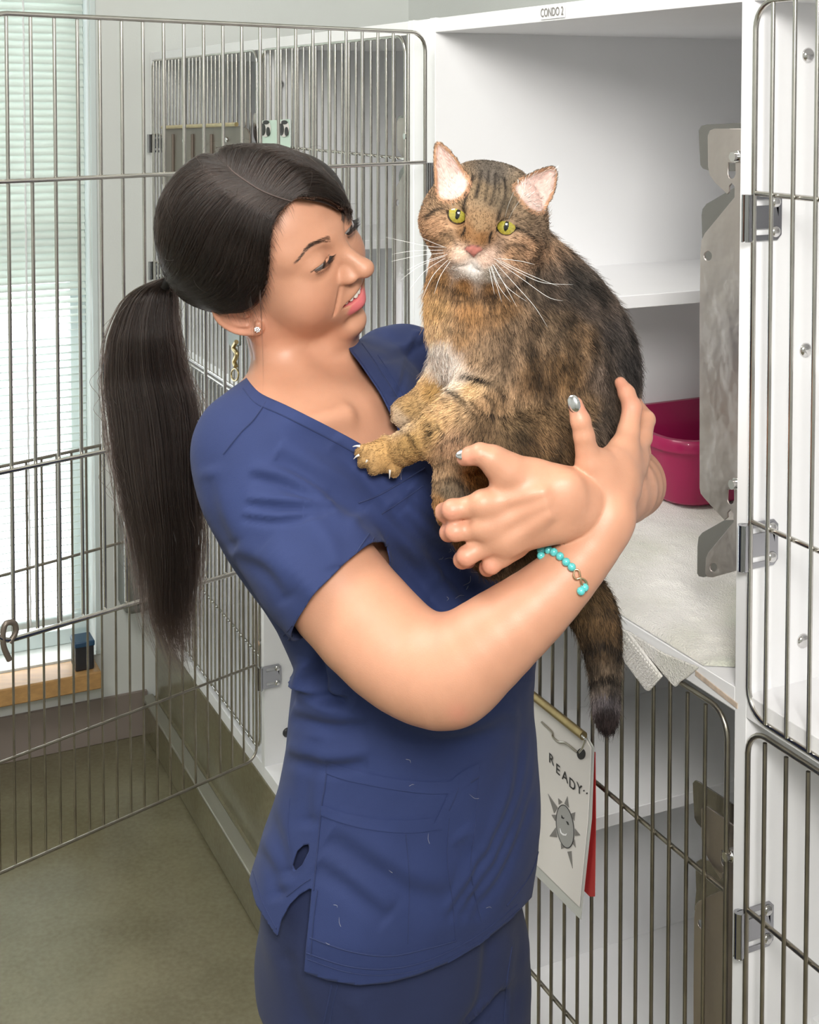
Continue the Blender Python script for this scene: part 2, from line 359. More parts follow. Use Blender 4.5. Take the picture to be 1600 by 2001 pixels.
def latch(parent, ds, dz):
    off = ds * EX + dz * EZ
    mb = MB(); mb.prism(front, EX, EZ, O0 + TF * ED + off, ED * .002, holes=[hole1, hole2, sl1, sl2])
    smax = -.001
    zs = [q[1] for q in front]
    mb.box(W(smax - .002, TF, min(zs) + .02) + off, .002 * EX, (TB_ - TF + .02) * ED, (max(zs) - min(zs) - .02) * EZ)
    l = mb.build('latch_plate', 'steel', parent, bevel=.0004)
    for b_ in (back1, back2, back3):
        mb = MB(); mb.prism(b_, EX, EZ, O0 + TB_ * ED + off, ED * .002); mb.build('rear_plate', 'steel2', l, bevel=.0004)
    for (x, y, oy) in ((790, 1022, 0), (785, 1155, 600)):
        s_, z_ = hit_t(1200 + x / 3.335, oy + y / 3.335, TF - .010); c = W(s_, TF, z_) + off
        K = 6; a, b = EX, EZ; mb = MB(); R = .0078
        r0 = [c + .0 * ED + R * (math.cos(q) * a + math.sin(q) * b) for q in np.arange(K) * math.pi / 3 + .2]
        r1 = [p_ - .009 * ED for p_ in r0]
        mb.add(r0 + r1, [[k, (k + 1) % K, (k + 1) % K + K, k + K] for k in range(K)] + [list(range(K, 2 * K))])
        mb.tube([c, c - .015 * ED], .0046, 14)
        mb.build('nut', 'chrome', l, bevel=.0008)
def unit(label, cols, extra_l, extra_r):
    """one cabinet unit holding two columns of cages"""
    s0 = cols[0][0] - extra_l; s1 = cols[-1][1] + extra_r
    c = thing('cage_cabinet', W((s0 + s1) / 2, .4, 0), label, 'cabinet')
    for a, b in [(s0, cols[0][0])] + [(cols[i][1], cols[i + 1][0]) for i in range(len(cols) - 1)] + [(cols[-1][1], s1)]:
        mb = MB(); mb.sbox(a, b, 0, .80, .26, Z_TOP + .024); mb.build('side_panel', 'edge', c, bevel=.0008)
    mb = MB(); mb.sbox(s0, s1, .80, .82, .26, Z_TOP + .024); mb.build('back_panel', 'white', c, bevel=.0008)
    mb = MB(); mb.sbox(s0 + .0, s1, .82, .825, 0, .26)
    for (a, b) in cols:
        for nm, z0, z1 in (('top_panel', Z_TOP, Z_TOP + .023), ('floor_panel', Z_MID0, Z_MID1), ('floor_panel', .26, Z_BOT)):
            mb = MB(); mb.sbox(a, b, 0, .80, z0, z1); mb.build(nm, 'white', c, bevel=.0008)
        mb = MB(); mb.sbox(a, b, 0.03, .80, Z_MID0 - .022, Z_MID0 - .002); mb.build('ceiling_panel', 'white', c)
        for z in (1.489, .715):
            mb = MB(); mb.sbox(a, a + .314, .10, .795, z, z + .019); mb.build('shelf', 'white', c, bevel=.0008)
    mb = MB(); mb.sbox(s0, s1, .002, .80, .02, .262); mb.sbox(s0, s1, -.035, .80, FZ, .055)
    pts = [(s0, .0), (s1, .0)]
    mb.build('plinth', 'floor', c, bevel=.012)
    mb = MB(); mb.sbox(s0, s1, -.040, -.006, .050, .058); mb.build('plinth_ledge', mat('metal_strip', (.3, .29, .24), .35, .3), c, bevel=.003)
    return c
cA = unit('white cat cage cabinet with the open cage behind the cat and the label strip', [(-.761, 0.0), (.0198, .781)], .02, .02)
cB = unit('white cat cage cabinet beside the window wall, further from the camera', [(-2.58, -1.644), (-1.624, -.863)], .02, .02)
mb = MB(); mb.sbox(-.8425, -.7815, 0.001, .02, .262, Z_TOP + .023); struct(mb.build('trim_2', 'edge', bevel=.0008))
# closed doors
OPEN_U = np.array([-1.063, -1.0, 0]); OPEN_U /= np.linalg.norm(OPEN_U)
def inner(u): return np.array([-u[1], u[0], 0]) if (np.cross(np.append(u[:2], 0), [0, 0, 1])[2] == 0) else u
def nrm(u):   # inside normal for a door whose closed direction is EX and inside is ED
    return np.array([-u[1], u[0], 0])
dw = .742
cage_door(cA, W(-.754, .0, 0), EX, ED, dw, ZL0, ZL1, wire='wireold')
cage_door(cA, W(.0235, .0, 0), EX, ED, dw, ZU0, ZU1)
cage_door(cA, W(.0235, .0, 0), EX, ED, dw, ZL0, ZL1, wire='wireold')
cage_door(cB, W(-1.617, .0, 0), EX, ED, dw, ZU0, ZU1)
cage_door(cB, W(-2.573, .0, 0), EX, ED, .92, ZU0, ZU1)
cage_door(cB, W(-2.573, .0, 0), EX, ED, .92, ZL0, ZL1)
# open doors, swung out toward the far wall
dO, _ = cage_door(cA, W(-.757, -.020, 0), OPEN_U, nrm(OPEN_U), dw + .01, ZU0, ZU1)
u2 = np.array([-1.0, -1.0, 0]) / math.sqrt(2)
dL, _ = cage_door(cB, W(-1.618, -.020, 0), u2, nrm(u2), dw + .01, ZL0, ZL1, wire='wireold')
for cb, s in ((cA, .0198), (cA, -.761), (cB, -1.624), (cB, -2.58)):
    for z in (1.668, 1.303, .865, .495): hinge(cb, s, z)
latch(cA, 0, 0); latch(cA, 0, -.80); latch(cB, -.863, 0); latch(cB, -.863, -.80); latch(cB, -1.644, 0); latch(cB, -1.644, -.80)
# bolts on the panel faces
for px_, py_ in ((1578, 108), (1573, 684), (1568, 1252)):
    t_, z_ = hit_s(px_, py_, .0198); screw(cA, W(.0198, t_, z_), EX, .0085, 'bolt')
t_, z_ = hit_s(561, 1431, -1.624); screw(cB, W(-1.624, t_, z_), EX, .011, 'bolt', 'dark')
t_, z_ = hit_s(546, 165, -1.624); screw(cB, W(-1.624, t_, z_), EX, .011, 'bolt')
# latch hook at the free end of the open upper door
e = W(-.757, -.020, 0) + OPEN_U * .728; mb = MB(); zz = 1.115
hk = spline([e + [0, 0, 1.112], e + OPEN_U * -.009 + [0, 0, 1.124], e + OPEN_U * -.006 + [0, 0, 1.136], e + OPEN_U * .006 + [0, 0, 1.136], e + OPEN_U * .008 + [0, 0, 1.112], e + OPEN_U * .0 + [0, 0, 1.09]], 6)
mb.tube(hk, .0038, 8); mb.build('latch_hook', 'bronze', dO)
# "CONDO 2" label strip on the top edge
s0_, z_ = hit_t(1081, 31, 0); 
lab = thing('label_strip', W(s0_, -.0012, z_), 'small clear label strip reading CONDO 2 on the top edge of the open cage', 'label')
mb = MB(); mb.box(W(s0_ - .032, -.001, Z_TOP + .003), .064 * EX, -.0008 * ED, .017 * EZ); mb.build('tape', 'edge', lab)
text_mesh('CONDO 2', .0165, W(s0_, -.0020, Z_TOP + .0115), EX, EZ, -ED, 'greyprint', 'lettering', lab, xs=.78)

# ------------------------------------------------------------------ sign on the closed lower door
def on(px_, py_, t): s_, z_ = hit_t(px_, py_, t); return W(s_, t, z_)
def on2(pts, t): return [hit_t(x, y, t) for x, y in pts]
sg = thing('hanging_sign', on(1110, 1560, -.02), 'laminated sign reading READY above a grey sun, hung on the lower cage door', 'sign')
TS = -.024
pap = on2([(1030, 1352), (1142, 1440), (1154, 1462), (1153, 1500), (1148, 1600), (1131, 1772), (1030, 1672)], TS)
mb = MB(); mb.prism(pap, EX, EZ, O0 + TS * ED, ED * .0012); mb.build('paper', 'paper', sg)
slv = on2([(1030, 1348), (1146, 1438), (1160, 1462), (1158, 1520), (1155, 1600), (1134, 1797), (1030, 1694)], TS + .002)
mb = MB(); mb.prism(slv, EX, EZ, O0 + (TS + .002) * ED, ED * .0012); mb.build('sleeve', mat('sleeve_film', (.55, .56, .54), .25, spec=.7), sg)
redp = on2([(1100, 1440), (1162, 1470), (1163, 1600), (1161, 1752), (1152, 1752), (1120, 1720)], TS + .008)
mb = MB(); mb.prism(redp, EX, EZ, O0 + (TS + .008) * ED, ED * .0012); mb.build('red_backing', 'red', sg)
mb = MB(); mb.tube([on(1030, 1350, TS - .004), on(1140, 1438, TS - .004)], .0058, 12); mb.build('clip_bar', 'brass', sg)
mb = MB(); mb.tube(spline([on(1137, 1438, TS - .012), on(1143, 1446, TS - .012), on(1138, 1462, TS - .008), on(1132, 1470, TS - .004)], 6), .0016, 8); mb.build('hook', 'chrome', sg)
# punched hole (the dark behind it painted as a black disc) and printed marks
def mark(pts, m, name, dz=.0006):
    mb = MB(); mb.prism(on2(pts, TS - .0002), EX, EZ, O0 + (TS - .0002) * ED, -ED * dz); return mb.build(name, m, sg)
mark(circ(1136, 1473, 8, 11, 18), 'black', 'punched_hole', .0008)
mb = MB(); mb.tube(spline([on(*p_, TS - .002) for p_ in [(1058, 1411), (1078, 1430), (1080, 1440), (1092, 1450), (1105, 1452), (1128, 1470)]], 6), .0014, 6); mb.build('wire_hanger', 'wireold', sg)
cs, cz = hit_t(1104, 1613, TS)
letters = [('R', 1078, 1484), ('E', 1091, 1504), ('A', 1105, 1518), ('D', 1119, 1533), ('Y', 1133, 1542)]
for ch, x, y in letters:
    s_, z_ = hit_t(x, y, TS)
    text_mesh(ch, .019, W(s_, TS - .0004, z_), EX, EZ, -ED, 'black', 'lettering', sg, xs=1.2)
for x, y in ((1141, 1545), (1147, 1550)): mark(circ(x, y, 1.3, 1.6, 8), 'black', 'printed_dot')
sun = [[(1071, 1551), (1090, 1578), (1083, 1589)], [(1091, 1560), (1099, 1567), (1092, 1572)], [(1109, 1556), (1112, 1578), (1103, 1570)], [(1124, 1587), (1122, 1604), (1115, 1590)],
       [(1134, 1632), (1124, 1633), (1124, 1619)], [(1125, 1656), (1119, 1648), (1123, 1640)], [(1119, 1697), (1109, 1664), (1117, 1663)], [(1097, 1659), (1096, 1648), (1103, 1656)],
       [(1074, 1634), (1086, 1617), (1089, 1636)], [(1078, 1592), (1087, 1592), (1085, 1604)]]
for t_ in sun: mark(t_, 'greyprint', 'printed_ray')
el = [(1104 + 17 * math.cos(a) + 3.5 * math.sin(a), 1615 - 42 * math.sin(a) * -1 + 3 * math.cos(a)) for a in np.linspace(0, 2 * math.pi, 28, endpoint=False)]
mark(el, 'grey2', 'printed_disc', .0008)
ring = [hit_t(x, y, TS - .001) for x, y in el]; mb = MB(); mb.tube([W(a, TS - .001, b) for a, b in ring], .0006, 6, closed=True); mb.build('disc_outline', 'black', sg)
mark([(1095, 1618), (1098, 1627), (1104, 1630), (1109, 1628), (1107, 1633), (1101, 1632), (1096, 1627)], 'edge', 'printed_smile', .0012)
mark([(1098, 1592), (1101, 1597), (1104, 1598), (1102, 1600), (1098, 1598)], 'black', 'printed_eye', .0012)
mark([(1107, 1604), (1111, 1606), (1113, 1612), (1110, 1611)], 'black', 'printed_eye', .0012)

# ------------------------------------------------------------------ things on the far cages
# clipboard on the far upper cage door
TC = -.03
cl = thing('clipboard_plate', on(405, 300, TC), 'brown metal document holder with a brass top bar on the far upper cage door', 'document holder')
pl = on2([(316, 252), (470, 246), (482, 252), (487, 262), (487, 345), (316, 360)], TC)
mb = MB(); mb.prism(pl, EX, EZ, O0 + TC * ED, ED * .004); mb.build('plate', 'bronze', cl, bevel=.0015)
mb = MB(); mb.tube([on(318, 249, TC - .006), on(462, 243, TC - .006)], .005, 10); mb.build('top_bar', 'brass', cl)
for x, y in ((359, 275), (443, 273)): screw(cl, on(x, y, TC - .001), -ED, .006)
for x in (338, 376, 413):
    mb = MB(); a_ = on(x, 262, TC - .002); b_ = on(x, 345, TC - .002); mb.tube([a_, b_], .005, 8); mb.build('rib', 'bronze', cl)
# mint card with two black and white patches
TC = -.012
cdn = thing('note_card', on(535, 270, TC), 'pale mint card with two black and white animal spots clipped to the upper cage door', 'card')
mb = MB(); mb.prism(on2([(508, 236), (565, 233), (566, 300), (509, 304)], TC), EX, EZ, O0 + TC * ED, ED * .002); mb.build('card', 'mint', cdn)
for cx in (519, 555):
    for dx, dy, rx, ry, mm, nm in ((0, 0, 10, 17, 'paper', 'spot'), (-5, 2, 5, 12, 'black', 'dark_spot'), (5, 6, 3.5, 9, 'black', 'dark_spot'), (1, -12, 6, 4, 'black', 'dark_spot')):
        mb = MB(); mb.prism(on2(circ(cx + dx, 251 + dy, rx, ry, 14), TC - .001 - (.001 if mm == 'black' else 0)), EX, EZ, O0 + (TC - .001 - (.001 if mm == 'black' else 0)) * ED, -ED * .001); mb.build(nm, mm, cdn)
# brass snap hook hanging by the hinge behind her neck
TC = -.03
sn = thing('snap_hook', on(460, 700, TC), 'brass snap hook hanging on the cage front behind the neck of the person', 'hook')
mb = MB(); mb.tube(spline([on(462, 668, TC), on(456, 680, TC), on(463, 692, TC), on(458, 706, TC), on(461, 716, TC)], 8), .0055, 8); mb.build('shank', 'brass', sn)
mb = MB(); mb.tube([on(459 + 7 * math.cos(a), 732 + 12 * math.sin(a), TC) for a in np.linspace(0, 2 * math.pi, 22, endpoint=False)], .0022, 8, closed=True); mb.build('ring', 'brass', sn)
mb = MB(); mb.prism(on2([(446, 636), (468, 640), (468, 675), (452, 680), (445, 670)], TC + .01), EX, EZ, O0 + (TC + .01) * ED, ED * .006); mb.build('bracket', mat('green_grey_metal', (.2, .22, .19), .5, .5), sn, bevel=.002)

# ------------------------------------------------------------------ inside the open cage: litter tray, towel
pink = mat('magenta_plastic', (.38, .004, .085), .38, noise=(14, .10, 4), coat=.2)
s1, t0 = -.500, .300; s0, t1 = -.752, .74; z0 = Z_MID1 + .0135; z1 = z0 + .110
tr = thing('litter_tray', W((s0 + s1) / 2, (t0 + t1) / 2, z0), 'magenta plastic litter tray standing on the towel inside the open cage', 'litter tray')
def rrect(s0, s1, t0, t1, r, n=7):
    out = []
    for cx, cy, a0 in ((s1 - r, t1 - r, 0), (s0 + r, t1 - r, 90), (s0 + r, t0 + r, 180), (s1 - r, t0 + r, 270)):
        for k in range(n): a = math.radians(a0 + k * 90 / (n - 1)); out.append((cx + r * math.cos(a), cy + r * math.sin(a)))
    return out
loops = [(.022, z0, .045), (.018, z0 + .004, .05), (.004, z1 - .022, .055), (-.004, z1 - .02, .06), (-.006, z1 - .006, .06), (-.003, z1, .06), (.006, z1, .055), (.008, z1 - .006, .052), (.024, z0 + .010, .045)]
mb = MB(); v = []; f = []; K = 28
for ins, z, r in loops: v += [W(a, b, z + (.012 if False else 0)) for a, b in rrect(s0 + ins, s1 - ins, t0 + ins, t1 - ins, r)]
for i in range(len(loops) - 1):
    for k in range(K): l = (k + 1) % K; f.append([i * K + k, i * K + l, (i + 1) * K + l, (i + 1) * K + k][::-1])
f.append(list(range(K))); f.append(list(range((len(loops) - 1) * K, len(loops) * K)))
mb.add(v, [q for q in f]); mb.build('tray', pink, tr)
v = [W(a, b, z0 + .030 + .004 * RNG.random()) for a, b in rrect(s0 + .02, s1 - .02, t0 + .02, t1 - .02, .045)]
mb = MB(); mb.add(v + [W((s0 + s1) / 2, (t0 + t1) / 2, z0 + .034)], [[k, (k + 1) % K, K] for k in range(K)]); lit = mb.build('litter', mat('cat_litter', (.45, .43, .40), .9, noise=(200, .3, 3), bump=.5, bscale=300), tr); lit['kind'] = 'stuff'
# towel
def towel_material():
    m = mat('terry_towel', (.84, .82, .78), .95, bump=1.0, bscale=420, sheen=.4, bdist=.004); nt = m.node_tree; b = nt.nodes['Principled BSDF']
    tc = nt.nodes.new('ShaderNodeTexCoord'); n = nt.nodes.new('ShaderNodeTexNoise'); n.inputs['Scale'].default_value = 4.2; n.inputs['Detail'].default_value = 3
    nt.links.new(tc.outputs['Object'], n.inputs['Vector']); r = nt.nodes.new('ShaderNodeValToRGB')
    r.color_ramp.elements[0].position = .30; r.color_ramp.elements[0].color = (.62, .66, .54, 1)
    r.color_ramp.elements[1].position = .50; r.color_ramp.elements[1].color = (.90, .87, .83, 1)
    e_ = r.color_ramp.elements.new(.40); e_.color = (.80, .78, .70, 1)
    nt.links.new(n.outputs[0], r.inputs[0]); nt.links.new(r.outputs[0], b.inputs['Base Color']); return m
tw = thing('towel', W(-.4, .35, Z_MID1), 'off-white and pale green terry towel lining the open cage and hanging over its front edge', 'towel')
from mathutils import noise as mnoise
mb = MB(); v = []; f = []; NS, NT = 120, 120
ca_ = hit_z(1358, 1306, Z_MID1); cb_ = hit_z(1440, 1288, Z_MID1)
for i in range(NS + 1):
    for j in range(NT + 1):
        s_ = -.758 + (.755) * i / NS
        # front limit: at the front edge, but pulled back near the right end
        tf = .002 if s_ < ca_[0] else .002 + (s_ - ca_[0]) / (0.001 - ca_[0]) * (cb_[1] + .05)
        t_ = tf + (.795 - tf) * j / NT
        z_ = Z_MID1 + .0075 + (.002 if s_ < -.47 and t_ > .27 else .007) * mnoise.noise(Vector((s_ * 9, t_ * 9, 0))) + .003 * mnoise.noise(Vector((s_ * 60, t_ * 60, 3)))
        if j == 0 : z_ = Z_MID1 + .001
        v.append(W(s_, t_, z_))
for i in range(NS):
    for j in range(NT): a = i * (NT + 1) + j; f.append([a, a + NT + 1, a + NT + 2, a + 1])
mb.add(v, f); mb.build('towel_body', towel_material(), tw)
tm = towel_material()
def flap(pts, t, name):
    pp = on2(pts, t); mb = MB(); mb.prism(pp, EX, EZ, O0 + t * ED, ED * .004); return mb.build(name, tm, tw, bevel=.0012)
g = lambda x, y: (1000 + x / 2.667, 1100 + y / 2.667)
flap([g(500, 345), g(590, 352), g(778, 470), g(965, 546), g(900, 602), g(870, 620), g(848, 647), g(828, 630), g(700, 480)], -.0065, 'hanging_hem')
flap([g(520, 330), g(600, 360), g(690, 480), g(776, 594), g(708, 670), g(690, 660), g(540, 458)], -.0125, 'hanging_hem')
for k in range(15):      # ribs woven in the hem
    u = k / 14; a = np.array(g(548, 455)) * (1 - u) + np.array(g(700, 655)) * u; b = np.array(g(600, 385)) * (1 - u) + np.array(g(765, 590)) * u
    mb = MB(); mb.tube([on(*a, -.0128), on(*(a * .5 + b * .5), -.0132), on(*b, -.0128)], .0016, 6); mb.build('hem_rib', tm, tw)
# chipped panel front edge below the towel
mb = MB(); mb.box(on(1358, 1310, -.0012), on(1440, 1375, -.0012) - on(1358, 1310, -.0012), .001 * ED, -.006 * EZ)
mb.build('chipped_edge', 'chip', cA)
# ================================================================== solid sculpting by signed distance (numpy), meshed with surface nets
def Yscale(Y): return Y / (F_PX * 1.0)
def R_(px, Y): return px * Y / F_PX
class Sculpt:
    def __init__(s): s.p = []
    def _add(s, fn, lo, hi, op, k): s.p.append((fn, np.asarray(lo, float), np.asarray(hi, float), op, k)); return s
    def ell(s, c, r, k=.01, axes=None, op='u'):
        c = np.asarray(c, float); r = np.broadcast_to(np.asarray(r, float), (3,)); A = np.eye(3) if axes is None else np.asarray(axes, float)
        e = np.sqrt(((A * r[:, None]) ** 2).sum(0))
        def fn(x, y, z):
            x = x - c[0]; y = y - c[1]; z = z - c[2]
            k0 = 0; k1 = 0
            for i in range(3):
                q = x * A[i, 0] + y * A[i, 1] + z * A[i, 2]; q = q * q; k0 = k0 + q / r[i] ** 2; k1 = k1 + q / r[i] ** 4
            k0 = np.sqrt(k0); return k0 * (k0 - 1) / np.sqrt(k1 + 1e-9)
        return s._add(fn, c - e, c + e, op, k)
    def cone(s, a, b, ra, rb, k=.01, flat=None, op='u'):
        """round cone a-b; flat=(unit axis, factor): thickness along the axis multiplied by factor"""
        a = np.asarray(a, float); b = np.asarray(b, float); ab = b - a; L2 = ab @ ab; rm = max(ra, rb)
        def fn(x, y, z):
            x = x - a[0]; y = y - a[1]; z = z - a[2]
            t = np.clip((x * ab[0] + y * ab[1] + z * ab[2]) / L2, 0, 1)
            x = x - t * ab[0]; y = y - t * ab[1]; z = z - t * ab[2]
            if flat is not None:
                n, fct = flat; q = x * n[0] + y * n[1] + z * n[2]; g = (1 / fct ** 2 - 1)
                d = np.sqrt(x * x + y * y + z * z + g * q * q)
                return (d - (ra + t * (rb - ra))) * (min(1, fct) if fct < 1 else 1)
            return np.sqrt(x * x + y * y + z * z) - (ra + t * (rb - ra))
        m = rm * (max(1, flat[1]) if flat is not None else 1)
        return s._add(fn, np.minimum(a, b) - m, np.maximum(a, b) + m, op, k)
    def chain(s, pts, k=.01, flat=None, op='u', sm=1, kin=None):
        """pts: (xyz, r); one tapering limb"""
        P_ = np.array([np.append(p, r) for p, r in pts])
        if sm > 1: P_ = spline(P_, sm)
        if kin is None: kin = .18 * P_[:, 3].max()
        def fn(x, y, z):
            D = None
            for i in range(len(P_) - 1):
                a = P_[i][:3]; ab = P_[i + 1][:3] - a; L2 = ab @ ab + 1e-12; X, Y, Z = x - a[0], y - a[1], z - a[2]
                t = np.clip((X * ab[0] + Y * ab[1] + Z * ab[2]) / L2, 0, 1); X = X - t * ab[0]; Y = Y - t * ab[1]; Z = Z - t * ab[2]
                q = X * X + Y * Y + Z * Z
                if flat is not None: n, f_ = flat; g = X * n[0] + Y * n[1] + Z * n[2]; q = q + (1 / f_ ** 2 - 1) * g * g
                d = np.sqrt(np.maximum(q, 0)) - (P_[i][3] + t * (P_[i + 1][3] - P_[i][3]))
                if D is None: D = d
                elif kin > 0: hh = np.maximum(kin - np.abs(D - d), 0) / kin; D = np.minimum(D, d) - hh * hh * kin * .25
                else: D = np.minimum(D, d)
            return D * (min(1, flat[1]) if flat is not None else 1)
        m = P_[:, 3].max() * (max(1, flat[1]) if flat is not None else 1)
        return s._add(fn, P_[:, :3].min(0) - m, P_[:, :3].max(0) + m, op, k)
    def loft(s, rows, u, v, k=.02):
        """vertical loft. rows: (z, cx, cy, a, b); a along unit u (xy), b along v"""
        R = np.array(sorted(rows)); zs = R[:, 0]
        def fn(x, y, z):
            zz = np.clip(z, zs[0], zs[-1]); g = [np.interp(zz, zs, R[:, i]) for i in (1, 2, 3, 4)]
            X = x - g[0]; Y = y - g[1]; p = (X * u[0] + Y * u[1]) / g[2]; q = (X * v[0] + Y * v[1]) / g[3]
            k0 = np.sqrt(p * p + q * q) + 1e-6; k1 = np.sqrt((p / g[2]) ** 2 + (q / g[3]) ** 2) + 1e-6
            d = k0 * (k0 - 1) / k1; dz = np.abs(z - zz)
            return np.where(dz > 0, np.sqrt(np.maximum(d, 0) ** 2 + dz ** 2) + np.minimum(d, 0) * (dz == 0), d)
        m = R[:, 3:5].max()
        return s._add(fn, [R[:, 1].min() - m, R[:, 2].min() - m, zs[0]], [R[:, 1].max() + m, R[:, 2].max() + m, zs[-1]], 'u', k)
    def field(s, lo, hi, h):
        lo = np.asarray(lo, float); n = np.ceil((np.asarray(hi) - lo) / h).astype(int) + 1
        F = np.full(n, .5, np.float32); ax = [(lo[i] + h * np.arange(n[i])).astype(np.float32) for i in range(3)]
        KM = [max([q[4] for q in s.p[i:] if q[3] != 'g'] + [0]) for i in range(len(s.p))]
        for ip, (fn, a, b, op, k) in enumerate(s.p):
            if op == 'g':
                G = fn.field(lo, np.asarray(lo) + h * (n - 1) - h * .01, h)[0]; hh = np.maximum(k - np.abs(F - G), 0) / k; F = np.minimum(F, G) - hh * hh * k * .25; continue
            m = max(k * 2, KM[ip] if op == 'u' else 0) + 4 * h
            i0 = np.maximum(0, np.floor((a - m - lo) / h).astype(int)); i1 = np.minimum(n, np.ceil((b + m - lo) / h).astype(int) + 1)
            if (i1 <= i0).any(): continue
            sl = tuple(slice(i0[i], i1[i]) for i in range(3))
            d = fn(ax[0][sl[0]][:, None, None], ax[1][sl[1]][None, :, None], ax[2][sl[2]][None, None, :]).astype(np.float32); f = F[sl]
            if op == 'u':
                hh = np.maximum(k - np.abs(f - d), 0) / k if k > 0 else 0
                F[sl] = np.minimum(f, d) - hh * hh * k * .25
            elif op == 's':
                d = -d; hh = np.maximum(k - np.abs(f - d), 0) / k if k > 0 else 0
                F[sl] = np.maximum(f, d) + hh * hh * k * .25
        return F, lo, h
    def dist(s, pts):
        """distance at scattered points"""
        pts = np.asarray(pts, float); F = np.full(len(pts), .5)
        for fn, a, b, op, k in s.p:
            if op == 'g':
                G = fn.dist(pts); hh = np.maximum(k - np.abs(F - G), 0) / k; F = np.minimum(F, G) - hh * hh * k * .25; continue
            d = fn(pts[:, 0], pts[:, 1], pts[:, 2]); f = F
            if op == 'u':
                hh = np.maximum(k - np.abs(f - d), 0) / max(k, 1e-9); F = np.minimum(f, d) - hh * hh * k * .25
            else:
                d = -d; hh = np.maximum(k - np.abs(f - d), 0) / max(k, 1e-9); F = np.maximum(f, d) + hh * hh * k * .25
        return F
    def group(s, sub, k):
        a = np.min([p[1] for p in sub.p if p[3] == 'u'], 0); b = np.max([p[2] for p in sub.p if p[3] == 'u'], 0); s.p.append((sub, a, b, 'g', k))
    def mesh(s, lo=None, hi=None, h=.003):
        if lo is None:
            U_ = [p for p in s.p if p[3] == 'u']
            lo = np.min([p[1] for p in U_], 0) - .012; hi = np.max([p[2] for p in U_], 0) + .012
        return surface_nets(*s.field(lo, hi, h))
def surface_nets(F, lo, h):
    S = F < 0
    c = [(i, j, k) for i in (0, 1) for j in (0, 1) for k in (0, 1)]
    nx, ny, nz = np.array(F.shape) - 1
    cnt = sum(S[i:i + nx, j:j + ny, k:k + nz].astype(np.uint8) for i, j, k in c)
    act = (cnt > 0) & (cnt < 8); I = np.argwhere(act)
    ids = np.full(act.shape, -1, np.int64); ids[act] = np.arange(len(I))
    vals = {q: F[I[:, 0] + q[0], I[:, 1] + q[1], I[:, 2] + q[2]] for q in c}
    acc = np.zeros((len(I), 3)); n = np.zeros(len(I))
    for a in c:
        for ax in range(3):
            if a[ax]: continue
            b = list(a); b[ax] = 1; b = tuple(b); va, vb = vals[a], vals[b]; x = (va < 0) != (vb < 0)
            t = np.where(x, va / np.where(va == vb, 1, va - vb), 0); pt = np.tile(np.array(a, float), (len(I), 1)); pt[:, ax] = t
            acc += pt * x[:, None]; n += x
    V = lo + h * (I + acc / n[:, None]); faces = []
    for ax in range(3):
        o = [0, 1, 2]; o.remove(ax); sl0 = [slice(None)] * 3; sl1 = [slice(None)] * 3
        sl0[ax] = slice(0, -1); sl1[ax] = slice(1, None); A = S[tuple(sl0)]; B = S[tuple(sl1)]; X = np.argwhere(A != B)
        X = X[(X[:, o[0]] > 0) & (X[:, o[1]] > 0) & (X[:, o[0]] < F.shape[o[0]] - 1) & (X[:, o[1]] < F.shape[o[1]] - 1)]
        q = []
        for d0, d1 in ((0, 0), (1, 0), (1, 1), (0, 1)):
            Y = X.copy(); Y[:, o[0]] -= d0; Y[:, o[1]] -= d1; q.append(ids[Y[:, 0], Y[:, 1], Y[:, 2]])
        q = np.stack(q, 1); fl = A[X[:, 0], X[:, 1], X[:, 2]]
        if ax == 1: fl = ~fl
        q[~fl] = q[~fl][:, ::-1]; faces.append(q)
    return V, np.concatenate(faces)
def tris_of(f): return np.concatenate([f[:, [0, 1, 2]], f[:, [0, 2, 3]]])
def clip(V, T, g):
    """keep g>0, cutting the triangles along g=0"""
    pos = g > 0; n = pos[T].sum(1); keep = T[n == 3]; out = [keep]; newv = []; cache = {}; base = len(V); part = T[(n == 1) | (n == 2)]
    def cut(a, b):
        key = (min(a, b), max(a, b))
        if key not in cache:
            t = g[a] / (g[a] - g[b]); cache[key] = base + len(newv); newv.append(V[a] + t * (V[b] - V[a]))
        return cache[key]
    ex = []
    for t in part.tolist():
        p = [pos[i] for i in t]
        while not (p[0] and (not p[2])): t = t[1:] + t[:1]; p = p[1:] + p[:1]
        if p[1]: a = cut(t[1], t[2]); b = cut(t[0], t[2]); ex += [[t[0], t[1], a], [t[0], a, b]]
        else: a = cut(t[0], t[1]); b = cut(t[0], t[2]); ex.append([t[0], a, b])
    if ex: out.append(np.array(ex))
    V = np.concatenate([V, np.array(newv).reshape(-1, 3)]); T = np.concatenate(out)
    used = np.unique(T); m = np.full(len(V), -1); m[used] = np.arange(len(used)); return V[used], m[T]
def poly_sd(pts, poly):
    """signed distance (px) to polygon, positive outside"""
    P_ = np.asarray(poly, float); x, y = pts[:, 0], pts[:, 1]; d = np.full(len(pts), 1e9); ins = np.zeros(len(pts), bool)
    for i in range(len(P_)):
        a, b = P_[i], P_[(i + 1) % len(P_)]; e = b - a; t = np.clip(((x - a[0]) * e[0] + (y - a[1]) * e[1]) / (e @ e + 1e-12), 0, 1)
        d = np.minimum(d, np.hypot(x - a[0] - t * e[0], y - a[1] - t * e[1]))
        c = ((a[1] > y) != (b[1] > y)) & (x < (b[0] - a[0]) * (y - a[1]) / (b[1] - a[1] + 1e-12) + a[0]); ins ^= c
    return np.where(ins, -d, d)
